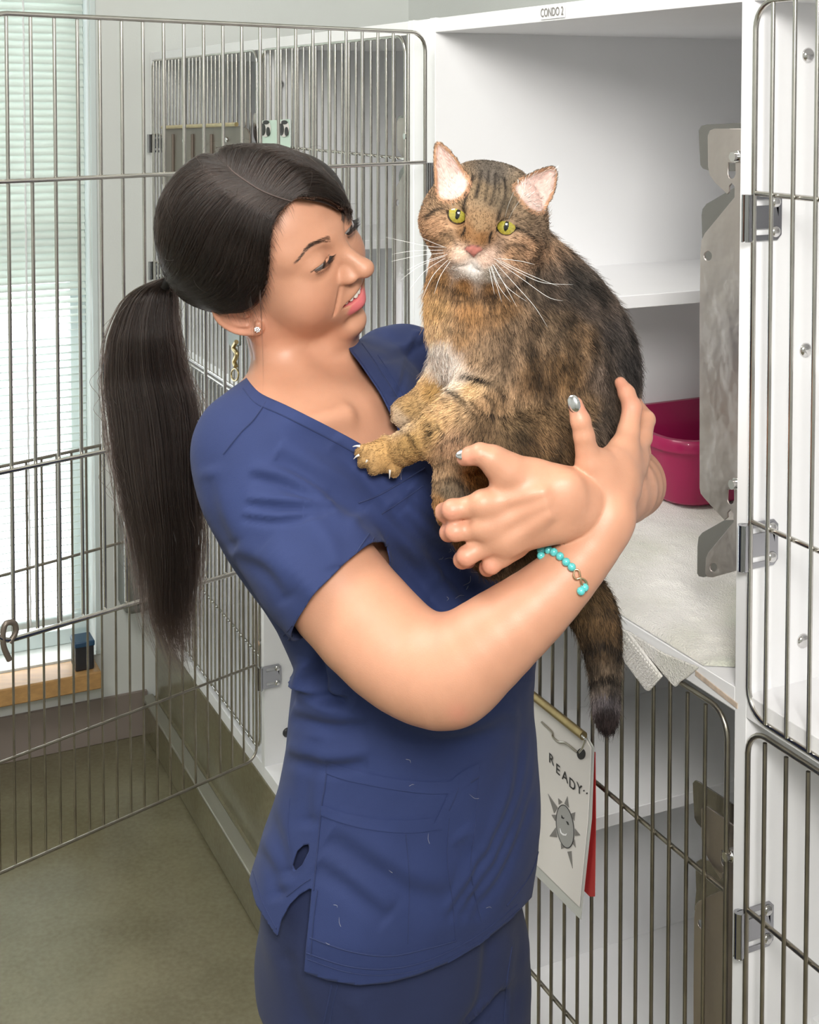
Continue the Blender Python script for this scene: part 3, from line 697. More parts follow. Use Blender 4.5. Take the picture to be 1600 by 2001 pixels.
def line_d(pts, line):
    P_ = np.asarray(line, float); d = np.full(len(pts), 1e9); tt = np.zeros(len(pts)); n = len(P_) - 1
    for i in range(n):
        a, b = P_[i], P_[i + 1]; e = b - a; t = np.clip(((pts - a) @ e) / (e @ e + 1e-12), 0, 1); q = np.linalg.norm(pts - a - t[:, None] * e, axis=1)
        m = q < d; d = np.where(m, q, d); tt = np.where(m, (i + t) / n, tt)
    return d, tt
def vnormals(V, T):
    n = np.cross(V[T[:, 1]] - V[T[:, 0]], V[T[:, 2]] - V[T[:, 0]]); N = np.zeros_like(V)
    for i in range(3): np.add.at(N, T[:, i], n)
    return N / (np.linalg.norm(N, axis=1)[:, None] + 1e-12)
def smooth(V, T, it=1, lam=.5, mask=None):
    E_ = np.concatenate([T[:, [0, 1]], T[:, [1, 2]], T[:, [2, 0]]]); E_ = np.concatenate([E_, E_[:, ::-1]])
    cnt = np.bincount(E_[:, 0], minlength=len(V))[:, None] + 1e-9
    for _ in range(it):
        A = np.stack([np.bincount(E_[:, 0], weights=V[E_[:, 1], i], minlength=len(V)) for i in range(3)], 1) / cnt
        V = V + lam * (A - V) * (1 if mask is None else mask[:, None])
    return V
def mesh_obj(name, V, T, m, parent=None, colors=None, flat=False, solid=0, mats_idx=None, normals=None):
    base = ABS[parent.name] if parent is not None else np.zeros(3)
    me = bpy.data.meshes.new(name); T = np.asarray(T); nv = len(V); k = T.shape[1]
    me.vertices.add(nv); me.vertices.foreach_set('co', (V - base).astype(np.float32).ravel())
    me.loops.add(T.size); me.loops.foreach_set('vertex_index', T.astype(np.int32).ravel())
    me.polygons.add(len(T)); me.polygons.foreach_set('loop_start', (np.arange(len(T)) * k).astype(np.int32))
    if not flat: me.polygons.foreach_set('use_smooth', np.ones(len(T), bool))
    me.update(calc_edges=True); me.validate()
    for q in (m if isinstance(m, (list, tuple)) else [m]): me.materials.append(M[q] if isinstance(q, str) else q)
    if mats_idx is not None: me.polygons.foreach_set('material_index', np.asarray(mats_idx, np.int32))
    if colors is not None:
        a = me.color_attributes.new('coat', 'FLOAT_COLOR', 'POINT'); a.data.foreach_set('color', np.concatenate([colors, np.ones((nv, 1))], 1).astype(np.float32).ravel())
    if normals is not None and len(me.vertices) == len(normals): me.normals_split_custom_set_from_vertices(normals.tolist())
    o = bpy.data.objects.new(name, me); COL.objects.link(o); ABS[o.name] = base
    if parent is not None: o.parent = parent
    if solid:
        s_ = o.modifiers.new('thickness', 'SOLIDIFY'); s_.thickness = solid; s_.offset = -1; s_.use_rim = True
    return o
from mathutils.bvhtree import BVHTree
def bvh(V, T): return BVHTree.FromPolygons(V.tolist(), T.tolist())
def cast(tree, px_, py_, lift=0.0, fallback=None):
    d = ray(px_, py_); d = d / np.linalg.norm(d); r = tree.ray_cast(Vector(C0), Vector(d))
    if r[0] is None: return fallback
    return np.array(r[0]) + lift * np.array(r[1])
def strands(name, paths, m, parent, radius, color=None):
    """hair: list of (n,3) arrays, tapering; one hair-curves object"""
    base = ABS[parent.name]; cu = bpy.data.hair_curves.new(name); n = [len(p) for p in paths]; cu.add_curves(n)
    pos = np.concatenate(paths) - base; cu.position_data.foreach_set('vector', pos.astype(np.float32).ravel())
    rr = np.concatenate([np.asarray(radius if np.isscalar(radius) else radius[i]) * np.clip(1.15 - np.linspace(0, 1, q) ** 3, .12, 1) for i, q in enumerate(n)])
    a = cu.attributes.get('radius') or cu.attributes.new('radius', 'FLOAT', 'POINT'); a.data.foreach_set('value', rr.astype(np.float32))
    if color is not None:
        c = cu.attributes.new('coat', 'FLOAT_COLOR', 'POINT'); c.data.foreach_set('color', np.concatenate([color, np.ones((len(color), 1))], 1).astype(np.float32).ravel())
    cu.materials.append(M[m] if isinstance(m, str) else m)
    o = bpy.data.objects.new(name, cu); COL.objects.link(o); o.parent = parent; ABS[o.name] = base
    return o
# ================================================================== PERSON
def skin_material():
    m = mat('skin', (.70, .40, .285), .46, sss=.14, attr='coat', noise=(45, .035, 5), bump=.10, bscale=900, bdist=.0015); return m
M['skin'] = skin_material()
M['fabric'] = mat('navy_cotton', (.017, .031, .112), .85, noise=(12, .10, 5), bump=.25, bscale=1500, bdist=.0008, sheen=.03)
M['fabric_dark'] = mat('navy_cotton_trousers', (.014, .023, .078), .85, noise=(9, .12, 5), bump=.25, bscale=1500, bdist=.0008, sheen=.03)
M['thread'] = mat('navy_thread', (.020, .032, .10), .9)
def hair_material(name, col, r=.32):
    m = bpy.data.materials.new(name); m.use_nodes = True; nt = m.node_tree; nt.nodes.remove(nt.nodes['Principled BSDF'])
    h = nt.nodes.new('ShaderNodeBsdfHairPrincipled'); h.parametrization = 'COLOR'; h.inputs['Color'].default_value = (*col, 1)
    h.inputs['Roughness'].default_value = r; h.inputs['IOR'].default_value = 1.42; h.inputs['Radial Roughness'].default_value = .4; h.inputs['Random Roughness'].default_value = .3
    nt.links.new(h.outputs[0], nt.nodes['Material Output'].inputs[0]); return m
M['hair'] = hair_material('dark_brown_hair', (.013, .0080, .0062))
M['hairbase'] = mat('dark_hair_base', (.016, .011, .010), .5, spec=.3)
M['eyewhite'] = mat('eye_white', (.30, .28, .27), .15); M['iris'] = mat('brown_iris', (.035, .02, .014), .1, coat=1)
M['tooth'] = mat('tooth', (.86, .82, .74), .2); M['lash'] = mat('eyelash', (.012, .010, .010), .5)
M['nailsilver'] = mat('silver_nail_polish', (.78, .78, .80), .18, 1.0)

person = thing('person', W(-.1, -.45, FZ), 'person in navy scrubs with a dark ponytail, leaning back smiling while holding the tabby cat', 'person')
# ---- head frame
HL = np.array([.41, .75, .52]); HL /= np.linalg.norm(HL)
HU = np.array([-.329, -.41, .851]); HU -= HL * (HU @ HL); HU /= np.linalg.norm(HU); HF = np.cross(HL, HU)
H0 = P(650, 484, 1.385); HAX = np.array([HL, HF, HU])
def H(l, f, u): return H0 + l * HL + f * HF + u * HU
def Hinv(p): return (np.asarray(p) - H0) @ HAX.T
body = Sculpt()
# skull and face
def arc(pts, rs, k, op='u', sm=4, off=(0, 0, 0), flat=None): body.chain([(H(*(np.array(p) + off)), r) for p, r in zip(pts, rs)], k, op=op, sm=sm, flat=flat)
def sym(c, m1, m2): return [(-c[0], *c[1:]), (-m1[0], *m1[1:]), m2, m1, c]
body.ell(H(0, -.094, .026), (.0735, .097, .084), .0, HAX)
body.ell(H(0, -.048, .030), (.060, .052, .056), .03, HAX)
body.ell(H(0, -.048, -.028), (.060, .051, .066), .025, HAX)
body.ell(H(0, -.084, -.056), (.061, .058, .058), .035, HAX)
for sg_ in (-1, 1):
    body.ell(H(sg_ * .039, -.025, -.034), (.023, .020, .022), .034, HAX)          # cheek (raised by the smile)
    body.chain([(H(sg_ * .055, -.088, -.060), .014), (H(sg_ * .046, -.077, -.108), .0155), (H(sg_ * .021, -.052, -.126), .0145)], .028, sm=2)
    body.cone(H(sg_ * .046, -.020, .023), H(sg_ * .013, .001, .019), .008, .009, .018)   # brow
body.ell(H(0, -.019, -.099), (.019, .017, .016), .022, HAX)                        # chin
body.ell(H(0, -.055, -.118), (.030, .028, .016), .022, HAX)
body.ell(H(0, -.017, -.058), (.031, .021, .026), .018, HAX)                        # mouth mound
for sg_ in (-1, 1):
    body.ell(H(sg_ * .031, .011, .004), (.0155, .014, .0115), .014, HAX, 's')        # socket
body.chain([(H(0, -.001, .018), .0105), (H(0, .0078, -.002), .0084), (H(0, .0195, -.0165), .0080), (H(0, .0278, -.0272), .0088)], .014, sm=4)
body.ell(H(0, .0290, -.0284), (.0092, .0082, .0078), .007, HAX)
for sg_ in (-1, 1):
    body.ell(H(sg_ * .0125, .0120, -.0310), (.0064, .0112, .0066), .007, HAX)
    body.ell(H(sg_ * .0075, .0125, -.0250), (.0062, .0070, .0075), .006, HAX)
    body.ell(H(sg_ * .0066, .0150, -.0425), (.0024, .0045, .0028), .002, HAX, 's')
    body.ell(H(sg_ * .031, -.0060, .0045), (.0152, .0140, .0138), .009, HAX)        # lids
EO = np.array([0, .0025, .0065])
# eye opening: a curved slit, looking down towards the cat
for sg_ in (-1, 1):
    arc([(sg_ * .0208, .002, -.0055), (sg_ * .0250, .0050, -.0055), (sg_ * .031, .0062, -.0058), (sg_ * .0375, .0038, -.0050), (sg_ * .0430, -.001, -.0038)], [.0008, .0024, .0031, .0026, .0008], .0008, 's', 3, EO, (HF, 1.9))
    arc([(sg_ * .019, .0060, .0030), (sg_ * .031, .0085, .0070), (sg_ * .046, -.001, .0035)], [.0008, .0010, .0008], .0020, 's', 3, EO)
# mouth: open smile
MO = np.zeros(3)
UL = sym((.0275, -.0105, -.0570), (.0150, .0015, -.0545), (0, .0060, -.0535)); LL = sym((.0265, -.0115, -.0610), (.0160, -.0040, -.0695), (0, .0025, -.0722))
arc(UL, [.0022, .0030, .0034, .0030, .0022], .007)
arc(LL, [.0016, .0048, .0068, .0048, .0016], .005)
arc(sym((.0270, -.0060, -.0585), (.0150, .0040, -.0612), (0, .0085, -.0612)), [.0013, .0034, .0040, .0034, .0013], .0010, 's', flat=(HF, 3.0))
# smile fold
for sg_ in (-1, 1): arc([(sg_ * .0215, .0060, -.0370), (sg_ * .0300, .0015, -.0480), (sg_ * .0345, -.0065, -.0600)], [.0003, .0005, .0003], .006, 's')
arc([(-.014, -.005, -.0880), (0, .0010, -.0900), (.014, -.005, -.0880)], [.0015, .0025, .0015], .012, 's')
# ears: helix, concha, lobe
for sg_ in (-1, 1):
    EC = H(sg_ * .0715, -.094, -.034); a_, b_ = HF * -.78 + HU * .62, HF * .62 + HU * .78       # a: towards the ear top (tilted back), b: front
    out = sg_ * HL * .90 + HF * .30; out /= np.linalg.norm(out)
    def E3(u, v, w=0): return EC + u * a_ + v * b_ + w * out
    body.ell(E3(0, -.002, -.001), (.0270, .0180, .0085), .008, [a_, b_, out])
    body.ell(E3(.003, .001, .0105), (.017, .0105, .0062), .003, [a_, b_, out], 's')
    hx = [(E3(.012, .0145, .004), .0030), (E3(.025, .008, .007), .0033), (E3(.028, -.004, .009), .0034), (E3(.018, -.0150, .010), .0034), (E3(.000, -.0170, .009), .0032), (E3(-.015, -.011, .006), .0034), (E3(-.024, -.002, .003), .0048), (E3(-.022, .006, .002), .0044)]
    body.chain(hx, .0025, sm=3)
    body.chain([(E3(.016, -.005, .0055), .0024), (E3(.002, -.0085, .0055), .0026), (E3(-.010, -.004, .0045), .0024)], .002, sm=3)
    body.ell(E3(-.004, .0115, .004), (.0060, .0042, .0045), .003, [a_, b_, out])
    if sg_ < 0: EARLOBE = E3(-.0225, .0045, .0080); EAROUT = out
n_head = len(body.p)
# neck
def B(px_, py_, Y, r): return (P(px_, py_, Y), R_(r, Y))
body.chain([B(535, 590, 1.485, 64), B(578, 690, 1.484, 84), B(608, 775, 1.458, 96), B(640, 850, 1.450, 110)], .014, sm=2)
body.cone(P(560, 770, 1.43), P(480, 868, 1.365), .046, .048, .03)
n_trunk = len(body.p)
body.cone(P(520, 670, 1.435), P(655, 798, 1.378), .009, .007, .02)      # neck cord
body.cone(P(672, 660, 1.49), P(690, 785, 1.40), .012, .009, .02)
# clavicles, shoulders, chest
TL = np.array([.64, .77, 0]); TL /= np.linalg.norm(TL); TF_ = np.array([TL[1], -TL[0], 0])
body.cone(P(500, 885, 1.35), P(640, 835, 1.40), .052, .045, .03)
body.cone(P(790, 735, 1.60), P(685, 800, 1.49), .050, .045, .03)
body.cone(P(560, 842, 1.315), P(672, 812, 1.352), .007, .0075, .02)
body.cone(P(705, 800, 1.385), P(755, 745, 1.455), .0075, .007, .02)
body.ell(P(665, 950, 1.43), (.150, .095, .110), .035, [TL, TF_, EZ])
def rows(lst, ratio, shrink=0.0, depthk=1.0):
    out = []
    for py_, l, r, Y in lst:
        c = P((l + r) / 2, py_, Y); w_ = R_((r - l) / 2, Y) - shrink; a = w_ / math.sqrt(TL[0] ** 2 + (TF_[0] * ratio) ** 2)
        out.append((c[2], c[0], c[1], a, a * ratio))
    return out
TORSO = [(800, 480, 790, 1.44), (860, 440, 840, 1.44), (940, 455, 868, 1.44), (1020, 470, 880, 1.44), (1100, 500, 925, 1.45), (1180, 545, 975, 1.455), (1260, 580, 1030, 1.46), (1340, 572, 1048, 1.46), (1420, 562, 1055, 1.46),
         (1500, 545, 1062, 1.46), (1580, 518, 1070, 1.46), (1660, 492, 1072, 1.46), (1740, 484, 1062, 1.46), (1830, 500, 1045, 1.46), (1960, 520, 1030, 1.46)]
body.loft(rows([r_ for r_ in TORSO if 900 < r_[0] < 1560], .68, .024), TL, TF_, .05)
# near (right) arm
ARM = [B(500, 925, 1.340, 92), B(585, 1045, 1.305, 100), B(668, 1163, 1.270, 104), B(760, 1262, 1.235, 103), B(830, 1312, 1.215, 96), B(878, 1322, 1.205, 88)]
n_arm = len(body.p); body.chain(ARM, .03, sm=2)
body.ell(P(892, 1386, 1.222), R_(24, 1.2), .022)
FORE = [B(878, 1314, 1.205, 90), B(925, 1280, 1.20, 90), B(985, 1232, 1.198, 80), B(1050, 1180, 1.198, 68), B(1110, 1122, 1.20, 57), B(1160, 1062, 1.203, 50), B(1190, 1010, 1.207, 47)]
body.chain(FORE, .02, sm=2)
n_arm_end = len(body.p)
# near hand: palm + thumb + fingers closing round the far side of the cat
HN = np.array([.35, -.93, .1]); HN /= np.linalg.norm(HN)
body.chain([B(1190, 1010, 1.208, 44), B(1192, 965, 1.215, 46), B(1196, 925, 1.225, 50)], .015, flat=(HN, .75), sm=2)
body.cone(*[q for q in (P(1186, 950, 1.222), P(1214, 882, 1.245), R_(38, 1.22), R_(28, 1.24))], .012, (HN, .8))
body.cone(P(1222, 960, 1.235), P(1243, 900, 1.275), R_(28, 1.23), R_(24, 1.27), .014)
body.cone(P(1205, 950, 1.225), P(1228, 888, 1.262), R_(30, 1.23), R_(26, 1.26), .014)
def finger(sp_, pts, root_k=.010):
    sp_.chain([(P(x, y, Y), R_(r, Y)) for x, y, Y, r in pts], root_k, kin=.003)
finger(body, [(1166, 962, 1.215, 30), (1150, 905, 1.208, 25), (1141, 852, 1.204, 20.5), (1134, 822, 1.203, 19.5), (1124, 790, 1.204, 15)], root_k=.014)   # thumb
body.ell(P(1170, 925, 1.212), (R_(30, 1.2), R_(22, 1.2), R_(40, 1.2)), .015)
finger(body, [(1216, 888, 1.246, 25), (1228, 842, 1.262, 21.5), (1235, 797, 1.275, 19), (1224, 768, 1.287, 16.5), (1212, 748, 1.297, 12)])
finger(body, [(1236, 898, 1.272, 23), (1254, 855, 1.302, 20), (1262, 820, 1.325, 18), (1240, 790, 1.352, 15), (1222, 775, 1.362, 12)])
finger(body, [(1244, 915, 1.292, 21), (1254, 885, 1.330, 17), (1256, 856, 1.352, 15), (1236, 832, 1.372, 13), (1214, 822, 1.378, 11)])
finger(body, [(1244, 935, 1.300, 18), (1250, 915, 1.340, 14), (1244, 895, 1.362, 13), (1226, 880, 1.374, 11)])
fa = Sculpt()
# far (left) arm: shoulder, upper arm behind the cat, forearm coming back
fa.chain([B(812, 745, 1.60, 66), B(905, 800, 1.585, 60), B(1040, 870, 1.545, 54), (P(1175, 925, 1.47), .040), (P(1222, 942, 1.425), .034)], .03, sm=2, kin=.012)
fa.chain([(P(1226, 942, 1.420), .0350), (P(1232, 945, 1.395), .0335), (P(1215, 955, 1.33), .033), (P(1180, 972, 1.272), .030), (P(1150, 982, 1.235), .0275), (P(1115, 985, 1.205), .0270)], .016, sm=2, kin=.012)
HB = np.array([-.08, -.97, .2]); HB /= np.linalg.norm(HB)
fa.cone(P(1118, 985, 1.205), P(1045, 985, 1.190), R_(54, 1.2), R_(62, 1.19), .02, (HB, .60))
fa.cone(P(1045, 975, 1.192), P(978, 1015, 1.192), R_(60, 1.19), R_(46, 1.19), .02, (HB, .50))
fa.cone(P(1040, 1005, 1.196), P(1000, 1052, 1.198), R_(46, 1.2), R_(28, 1.2), .015, (HB, .60))
fa.cone(P(1030, 945, 1.190), P(972, 905, 1.186), R_(38, 1.19), R_(26, 1.18), .014)
finger(fa, [(985, 918, 1.184, 27), (957, 894, 1.180, 22), (938, 886, 1.180, 20.5), (918, 891, 1.184, 18), (906, 897, 1.188, 14)], root_k=.014)   # thumb
finger(fa, [(975, 986, 1.188, 24), (940, 984, 1.179, 23), (915, 991, 1.184, 20), (884, 996, 1.183, 20.5), (868, 1001, 1.200, 18), (880, 1006, 1.232, 16)], root_k=.005)
finger(fa, [(975, 1028, 1.190, 23), (942, 1030, 1.181, 21.5), (915, 1036, 1.186, 19), (890, 1038, 1.184, 19.5), (876, 1041, 1.200, 17), (888, 1044, 1.232, 15)], root_k=.005)
finger(fa, [(985, 1056, 1.194, 23), (945, 1068, 1.187, 20.5), (912, 1086, 1.184, 19.5), (903, 1094, 1.198, 17), (915, 1096, 1.226, 15)], root_k=.006)
finger(fa, [(1010, 1068, 1.198, 20), (982, 1088, 1.191, 18.5), (960, 1104, 1.190, 17.5), (952, 1110, 1.202, 15.5), (962, 1110, 1.228, 13)], root_k=.006)
# tendons / knuckles
for x, y in ((962, 985), (962, 1030), (992, 1060)): fa.ell(P(x, y, 1.180), (.010, .005, .009), .016)
for a, b in (((960, 985), (1060, 962)), ((962, 1028), (1065, 985)), ((992, 1058), (1070, 1008))): fa.cone(P(*a, 1.1775), P(*b, 1.1690), .0020, .0016, .012)
fa.ell(P(1108, 958, 1.180), (.011, .006, .012), .02)
body.group(fa, .0015)
def colour_skin(V, N):
    """skin tone with redder lips, cheeks, knuckles"""
    base = np.tile(np.array([.56, .285, .182]), (len(V), 1)); q = Hinv(V)
    def blend(mask, col): 
        nonlocal base
        base = base * (1 - mask[:, None]) + np.array(col) * mask[:, None]
    def g(c, r): return np.exp(-((q - np.array(c)) ** 2 / np.array(r) ** 2).sum(1))
    for s_ in (-1, 1):
        blend(.38 * g((s_ * .045, -.02, -.040), (.022, .03, .022)), (.58, .22, .14))
        blend(.30 * g((s_ * .072, -.10, -.04), (.02, .035, .035)), (.66, .24, .17))
    blend(.25 * g((0, .03, -.042), (.012, .012, .012)), (.70, .30, .22))
    d, _ = line_d3(q, spline(LL, 5)); blend(np.clip((.0088 - np.minimum(.0052, .22 * np.clip(np.abs(q[:, 0]) - .014, 0, 1)) - d) / .0014, 0, 1), (.62, .155, .165))
    d, _ = line_d3(q, spline(UL, 5)); blend(np.clip((.0040 - d) / .0012, 0, 1) * (q[:, 2] < -.0535), (.60, .21, .19))
    for s_ in (-1, 1):      # brows and lid line
        d, t = line_d3(q - EO, [(s_ * .012, .006, .0155), (s_ * .024, .006, .0200), (s_ * .036, .000, .0215), (s_ * .048, -.012, .0150)])
        blend(.55 * np.clip((.0040 - .0018 * t - d) / .0018, 0, 1), (.16, .09, .065))
        d, t = line_d3(q - EO, [(s_ * .0175, .004, -.0035), (s_ * .024, .0078, -.0015), (s_ * .031, .0090, -.0012), (s_ * .038, .0062, -.0018), (s_ * .0465, -.0025, -.0032)])
        blend(.85 * np.clip((.0014 - d) / .0007, 0, 1), (.03, .022, .02))
    px_ = proj(V)
    for c in ((878, 1000), (878, 1040), (905, 1092), (955, 1110), (912, 893), (1232, 795), (1135, 800), (1208, 750), (895, 1395)):
        blend(.40 * np.exp(-((px_ - c) ** 2).sum(1) / 22 ** 2), (.68, .25, .18))
    d = poly_sd(px_, [(1086, 792), (1150, 780), (1150, 830), (1120, 830)])
    return base
def line_d3(q, L):
    L = np.array(L); d = np.full(len(q), 1e9); tt = np.zeros(len(q)); n = len(L) - 1
    for i in range(n):
        a, b = L[i], L[i + 1]; e = b - a; t = np.clip(((q - a) @ e) / (e @ e), 0, 1); x = np.linalg.norm(q - a - t[:, None] * e, axis=1); m = x < d
        d = np.where(m, x, d); tt = np.where(m, (i + t) / n, tt)
    return d, tt
# pieces of one skin: fine for head and hands, coarser elsewhere
def piece(lo, hi, h): V_, Q_ = surface_nets(*body.field(lo, hi, h)); T_ = tris_of(Q_); return smooth(V_, T_, 1, .35), T_
hb = np.array([H(l, f, u) for l in (-.09, .09) for f in (-.20, .05) for u in (-.135, .13)])
ch_ = np.array([P(455, 900, 1.32), P(790, 900, 1.58), P(455, 640, 1.55)])
fine_lo, fine_hi = np.minimum(hb.min(0), ch_.min(0)), np.maximum(hb.max(0), ch_.max(0)); fine_lo[2] = P(600, 905, 1.32)[2]
hn = np.array([P(x, y, Y) for x in (845, 1345) for y in (715, 1150) for Y in (1.13, 1.50)]); hlo, hhi = hn.min(0), hn.max(0)
pcs = []
def box_d(V, lo, hi): return np.maximum(lo - V, V - hi).max(1)
V_, T_ = piece(fine_lo, fine_hi, .00145); V_, T_ = clip(V_, T_, .0002 - box_d(V_, fine_lo + .004, fine_hi - .004)); pcs.append((V_, T_))
V_, T_ = piece(hlo, hhi, .0016); V_, T_ = clip(V_, T_, .0002 - box_d(V_, hlo + .004, hhi - .004)); V_, T_ = clip(V_, T_, box_d(V_, fine_lo + .004, fine_hi - .004)); pcs.append((V_, T_))
allp = [p for p in body.p]; blo = np.min([p[1] for p in allp if p[3] == 'u'], 0) - .01; bhi = np.max([p[2] for p in allp if p[3] == 'u'], 0) + .01
V_, T_ = piece(blo, bhi, .0034)
def box_d(V, lo, hi): return np.maximum(lo - V, V - hi).max(1)
g = np.minimum(box_d(V_, fine_lo + .004, fine_hi - .004), box_d(V_, hlo + .004, hhi - .004)); V_, T_ = clip(V_, T_, g); pcs.append((V_, T_))
off = 0; VV, TT = [], []
for V_, T_ in pcs: VV.append(V_); TT.append(T_ + off); off += len(V_)
BV, BT = np.concatenate(VV), np.concatenate(TT); BN = vnormals(BV, BT)
seamz = np.where((np.abs(box_d(BV, fine_lo + .004, fine_hi - .004)) < .006) | (np.abs(box_d(BV, hlo + .004, hhi - .004)) < .006))[0]
if len(seamz):      # same shading on both sides of a join between fine and coarse skin
    e_ = .0015; G_ = np.stack([body.dist(BV[seamz] + e_ * a_) - body.dist(BV[seamz] - e_ * a_) for a_ in np.eye(3)], 1); BN[seamz] = G_ / (np.linalg.norm(G_, axis=1)[:, None] + 1e-9)
o = mesh_obj('body', BV, BT, 'skin', person, colour_skin(BV, BN), normals=BN)
body_tree = bvh(BV, BT)
# eyes, teeth, brows, lashes
def blob(name, sp_, h, m, parent): V_, Q_ = sp_.mesh(h=h); return mesh_obj(name, V_, tris_of(Q_), m, parent)
for s_ in (-1, 1):
    c = H(s_ * .031, -.0060, .0045); gz = H(s_ * .031 + .004, .0065, -.003) - c; gz /= np.linalg.norm(gz)
    sp_ = Sculpt(); sp_.ell(c, .0130); e_ = blob('eyeball', sp_, .0012, 'eyewhite', o)
    sp_ = Sculpt(); sp_.ell(c + gz * .0060, .0083, .0); blob('iris', sp_, .0009, 'iris', e_)
# teeth: upper row following the arc
tl = spline([H(*q_) for q_ in sym((.0240, -.0085, -.0570), (.0140, .0010, -.0580), (0, .0055, -.0585))], 8)
for i, (u_, w_, h_) in enumerate([(.10, .0030, .0040), (.215, .0034, .0048), (.33, .0034, .0050), (.445, .0042, .0058), (.555, .0042, .0058), (.67, .0034, .0050), (.785, .0034, .0048), (.90, .0030, .0040)]):
    k = u_ * (len(tl) - 1); c = tl[int(k)] + (tl[min(int(k) + 1, len(tl) - 1)] - tl[int(k)]) * (k % 1); tg = tl[min(int(k) + 1, len(tl) - 1)] - tl[int(k)]; tg /= np.linalg.norm(tg)
    nn = np.cross(tg, HU); nn /= np.linalg.norm(nn); sp_ = Sculpt(); sp_.ell(c, (w_, .0022, h_), 0, [tg, nn, HU]); blob('tooth', sp_, .0008, 'tooth', o)
sp_ = Sculpt(); sp_.ell(H(0, -.020, -.061), (.020, .012, .007), 0, HAX); blob('mouth_interior', sp_, .002, mat('mouth_interior', (.16, .03, .03), .4), o)
def near_surf(p): r = body_tree.find_nearest(Vector(p)); return np.array(r[0]), np.array(r[1])
br = []
for s_ in (-1, 1):
    L = spline([(s_ * .012, .006, .0150), (s_ * .024, .006, .0198), (s_ * .036, .000, .0215), (s_ * .049, -.012, .0145)], 10)
    for i in range(230):
        k = RNG.random() * (len(L) - 2); p = L[int(k)] + (L[int(k) + 1] - L[int(k)]) * (k % 1); wd = .0042 * (1 - .55 * k / len(L))
        p = p + EO + np.array([0, 0, (RNG.random() - .5) * wd]); q_, n_ = near_surf(H(*p)); dr = (L[int(k) + 1] - L[int(k)]); dr /= np.linalg.norm(dr)
        d3 = HAX.T @ dr + HU * .35 + n_ * .15; d3 /= np.linalg.norm(d3)
        br.append(np.array([q_ + n_ * .0003 + d3 * .0065 * t - n_ * .0010 * t * t for t in (0, .35, .7, 1)]))
strands('eyebrows', br, mat('eyebrow_hair', (.055, .032, .022), .6), o, .00008)
la = []
for s_ in (-1, 1):
    for Lp_, up_, n_l in (([(s_ * .019, .0055, -.0030), (s_ * .031, .0092, -.0020), (s_ * .045, -.001, -.0030)], 1, 70), ([(s_ * .021, .0040, -.0085), (s_ * .031, .0060, -.0098), (s_ * .043, -.001, -.0078)], -1, 22)):
        L = spline(Lp_, 8)
        for i in range(n_l):
            k = i / n_l * (len(L) - 2); p = H(*(EO + L[int(k)] + (L[int(k) + 1] - L[int(k)]) * (k % 1))); fan = (i / n_l - .35)
            ln = (.0085 if up_ > 0 else .0028) * (.8 + .3 * RNG.random())
            d0 = HF * .9 + HL * s_ * fan * .9 - HU * .45 * up_ * (1 if up_ > 0 else .0); la.append(np.array([p + d0 * ln * t + HU * up_ * ln * .55 * t * t for t in (0, .3, .6, 1)]))
strands('eyelashes', la, 'lash', o, .00013)
# silver nails
def nail(c, axis, n, l, w_, m='nailsilver'):
    side = np.cross(axis, n); side /= np.linalg.norm(side); sp_ = Sculpt(); sp_.ell(c, (l, w_, w_ * .55), 0, [axis, side, n]); sp_.ell(c - n * w_ * .55, (l * 1.6, w_ * 1.8, w_ * .55), .0, [axis, side, n], 's')
    blob('fingernail', sp_, .0007, m, o)
ax_ = P(1119, 778, 1.204) - P(1130, 812, 1.203); ax_ /= np.linalg.norm(ax_)
tn = np.array([-.35, -.93, .05]); nail(P(1121, 789, 1.1985), ax_, tn / np.linalg.norm(tn), .0085, .0062)
ax_ = P(896, 893, 1.186) - P(925, 886, 1.182); ax_ /= np.linalg.norm(ax_); tn = np.array([-.1, -.80, .6]); nail(P(908, 888, 1.183), ax_, tn / np.linalg.norm(tn), .0080, .0052)
# earring
er = thing('earring', EARLOBE, 'sparkling crystal stud earring in the ear of the person', 'earring')
mb = MB(); K = 7
for ring, (rr, cnt, hh) in enumerate(((0, 1, .0024), (.0024, 7, .0018))):
    for i in range(cnt):
        a = i * 2 * math.pi / cnt; e1 = HU; e2 = np.cross(EAROUT, e1); e2 /= np.linalg.norm(e2); e1 = np.cross(e2, EAROUT)
        c = EARLOBE + EAROUT * hh + rr * (math.cos(a) * e1 + math.sin(a) * e2); R = .0014
        v = [c + R * EAROUT] + [c + R * (math.cos(t) * e1 + math.sin(t) * e2) for t in np.arange(6) * math.pi / 3] + [c - R * EAROUT]
        mb.add(v, [[0, 1 + k, 1 + (k + 1) % 6] for k in range(6)] + [[7, 1 + (k + 1) % 6, 1 + k] for k in range(6)])
mb.build('crystals', 'chrome', er, smooth=False)
# ================================================================== CLOTHES
shirt = Sculpt()
shirt.loft(rows([r_ for r_ in TORSO if r_[0] > 850], .70), TL, TF_, .05)
shirt.chain([B(478, 862, 1.355, 70), B(540, 815, 1.395, 58), B(575, 800, 1.42, 50)], .05, sm=2)
shirt.ell(P(655, 905, 1.43), (.150, .100, .125), .06, [TL, TF_, EZ])
shirt.chain([B(690, 765, 1.50, 70), B(760, 715, 1.57, 72), B(800, 722, 1.60, 80)], .05, sm=2)
n_sl = len(shirt.p); shirt.chain([B(470, 870, 1.345, 80), B(505, 940, 1.335, 106), B(575, 1040, 1.305, 122), B(655, 1150, 1.272, 130)], .03, sm=2)
shirt.chain([B(805, 740, 1.60, 80), B(900, 795, 1.59, 78), B(985, 835, 1.57, 76)], .03, sm=2)
shirt.ell(P(755, 965, 1.395), R_(105, 1.39), .06)
shirt.ell(P(905, 1240, 1.44), (R_(120, 1.44), .10, R_(130, 1.44)), .08)
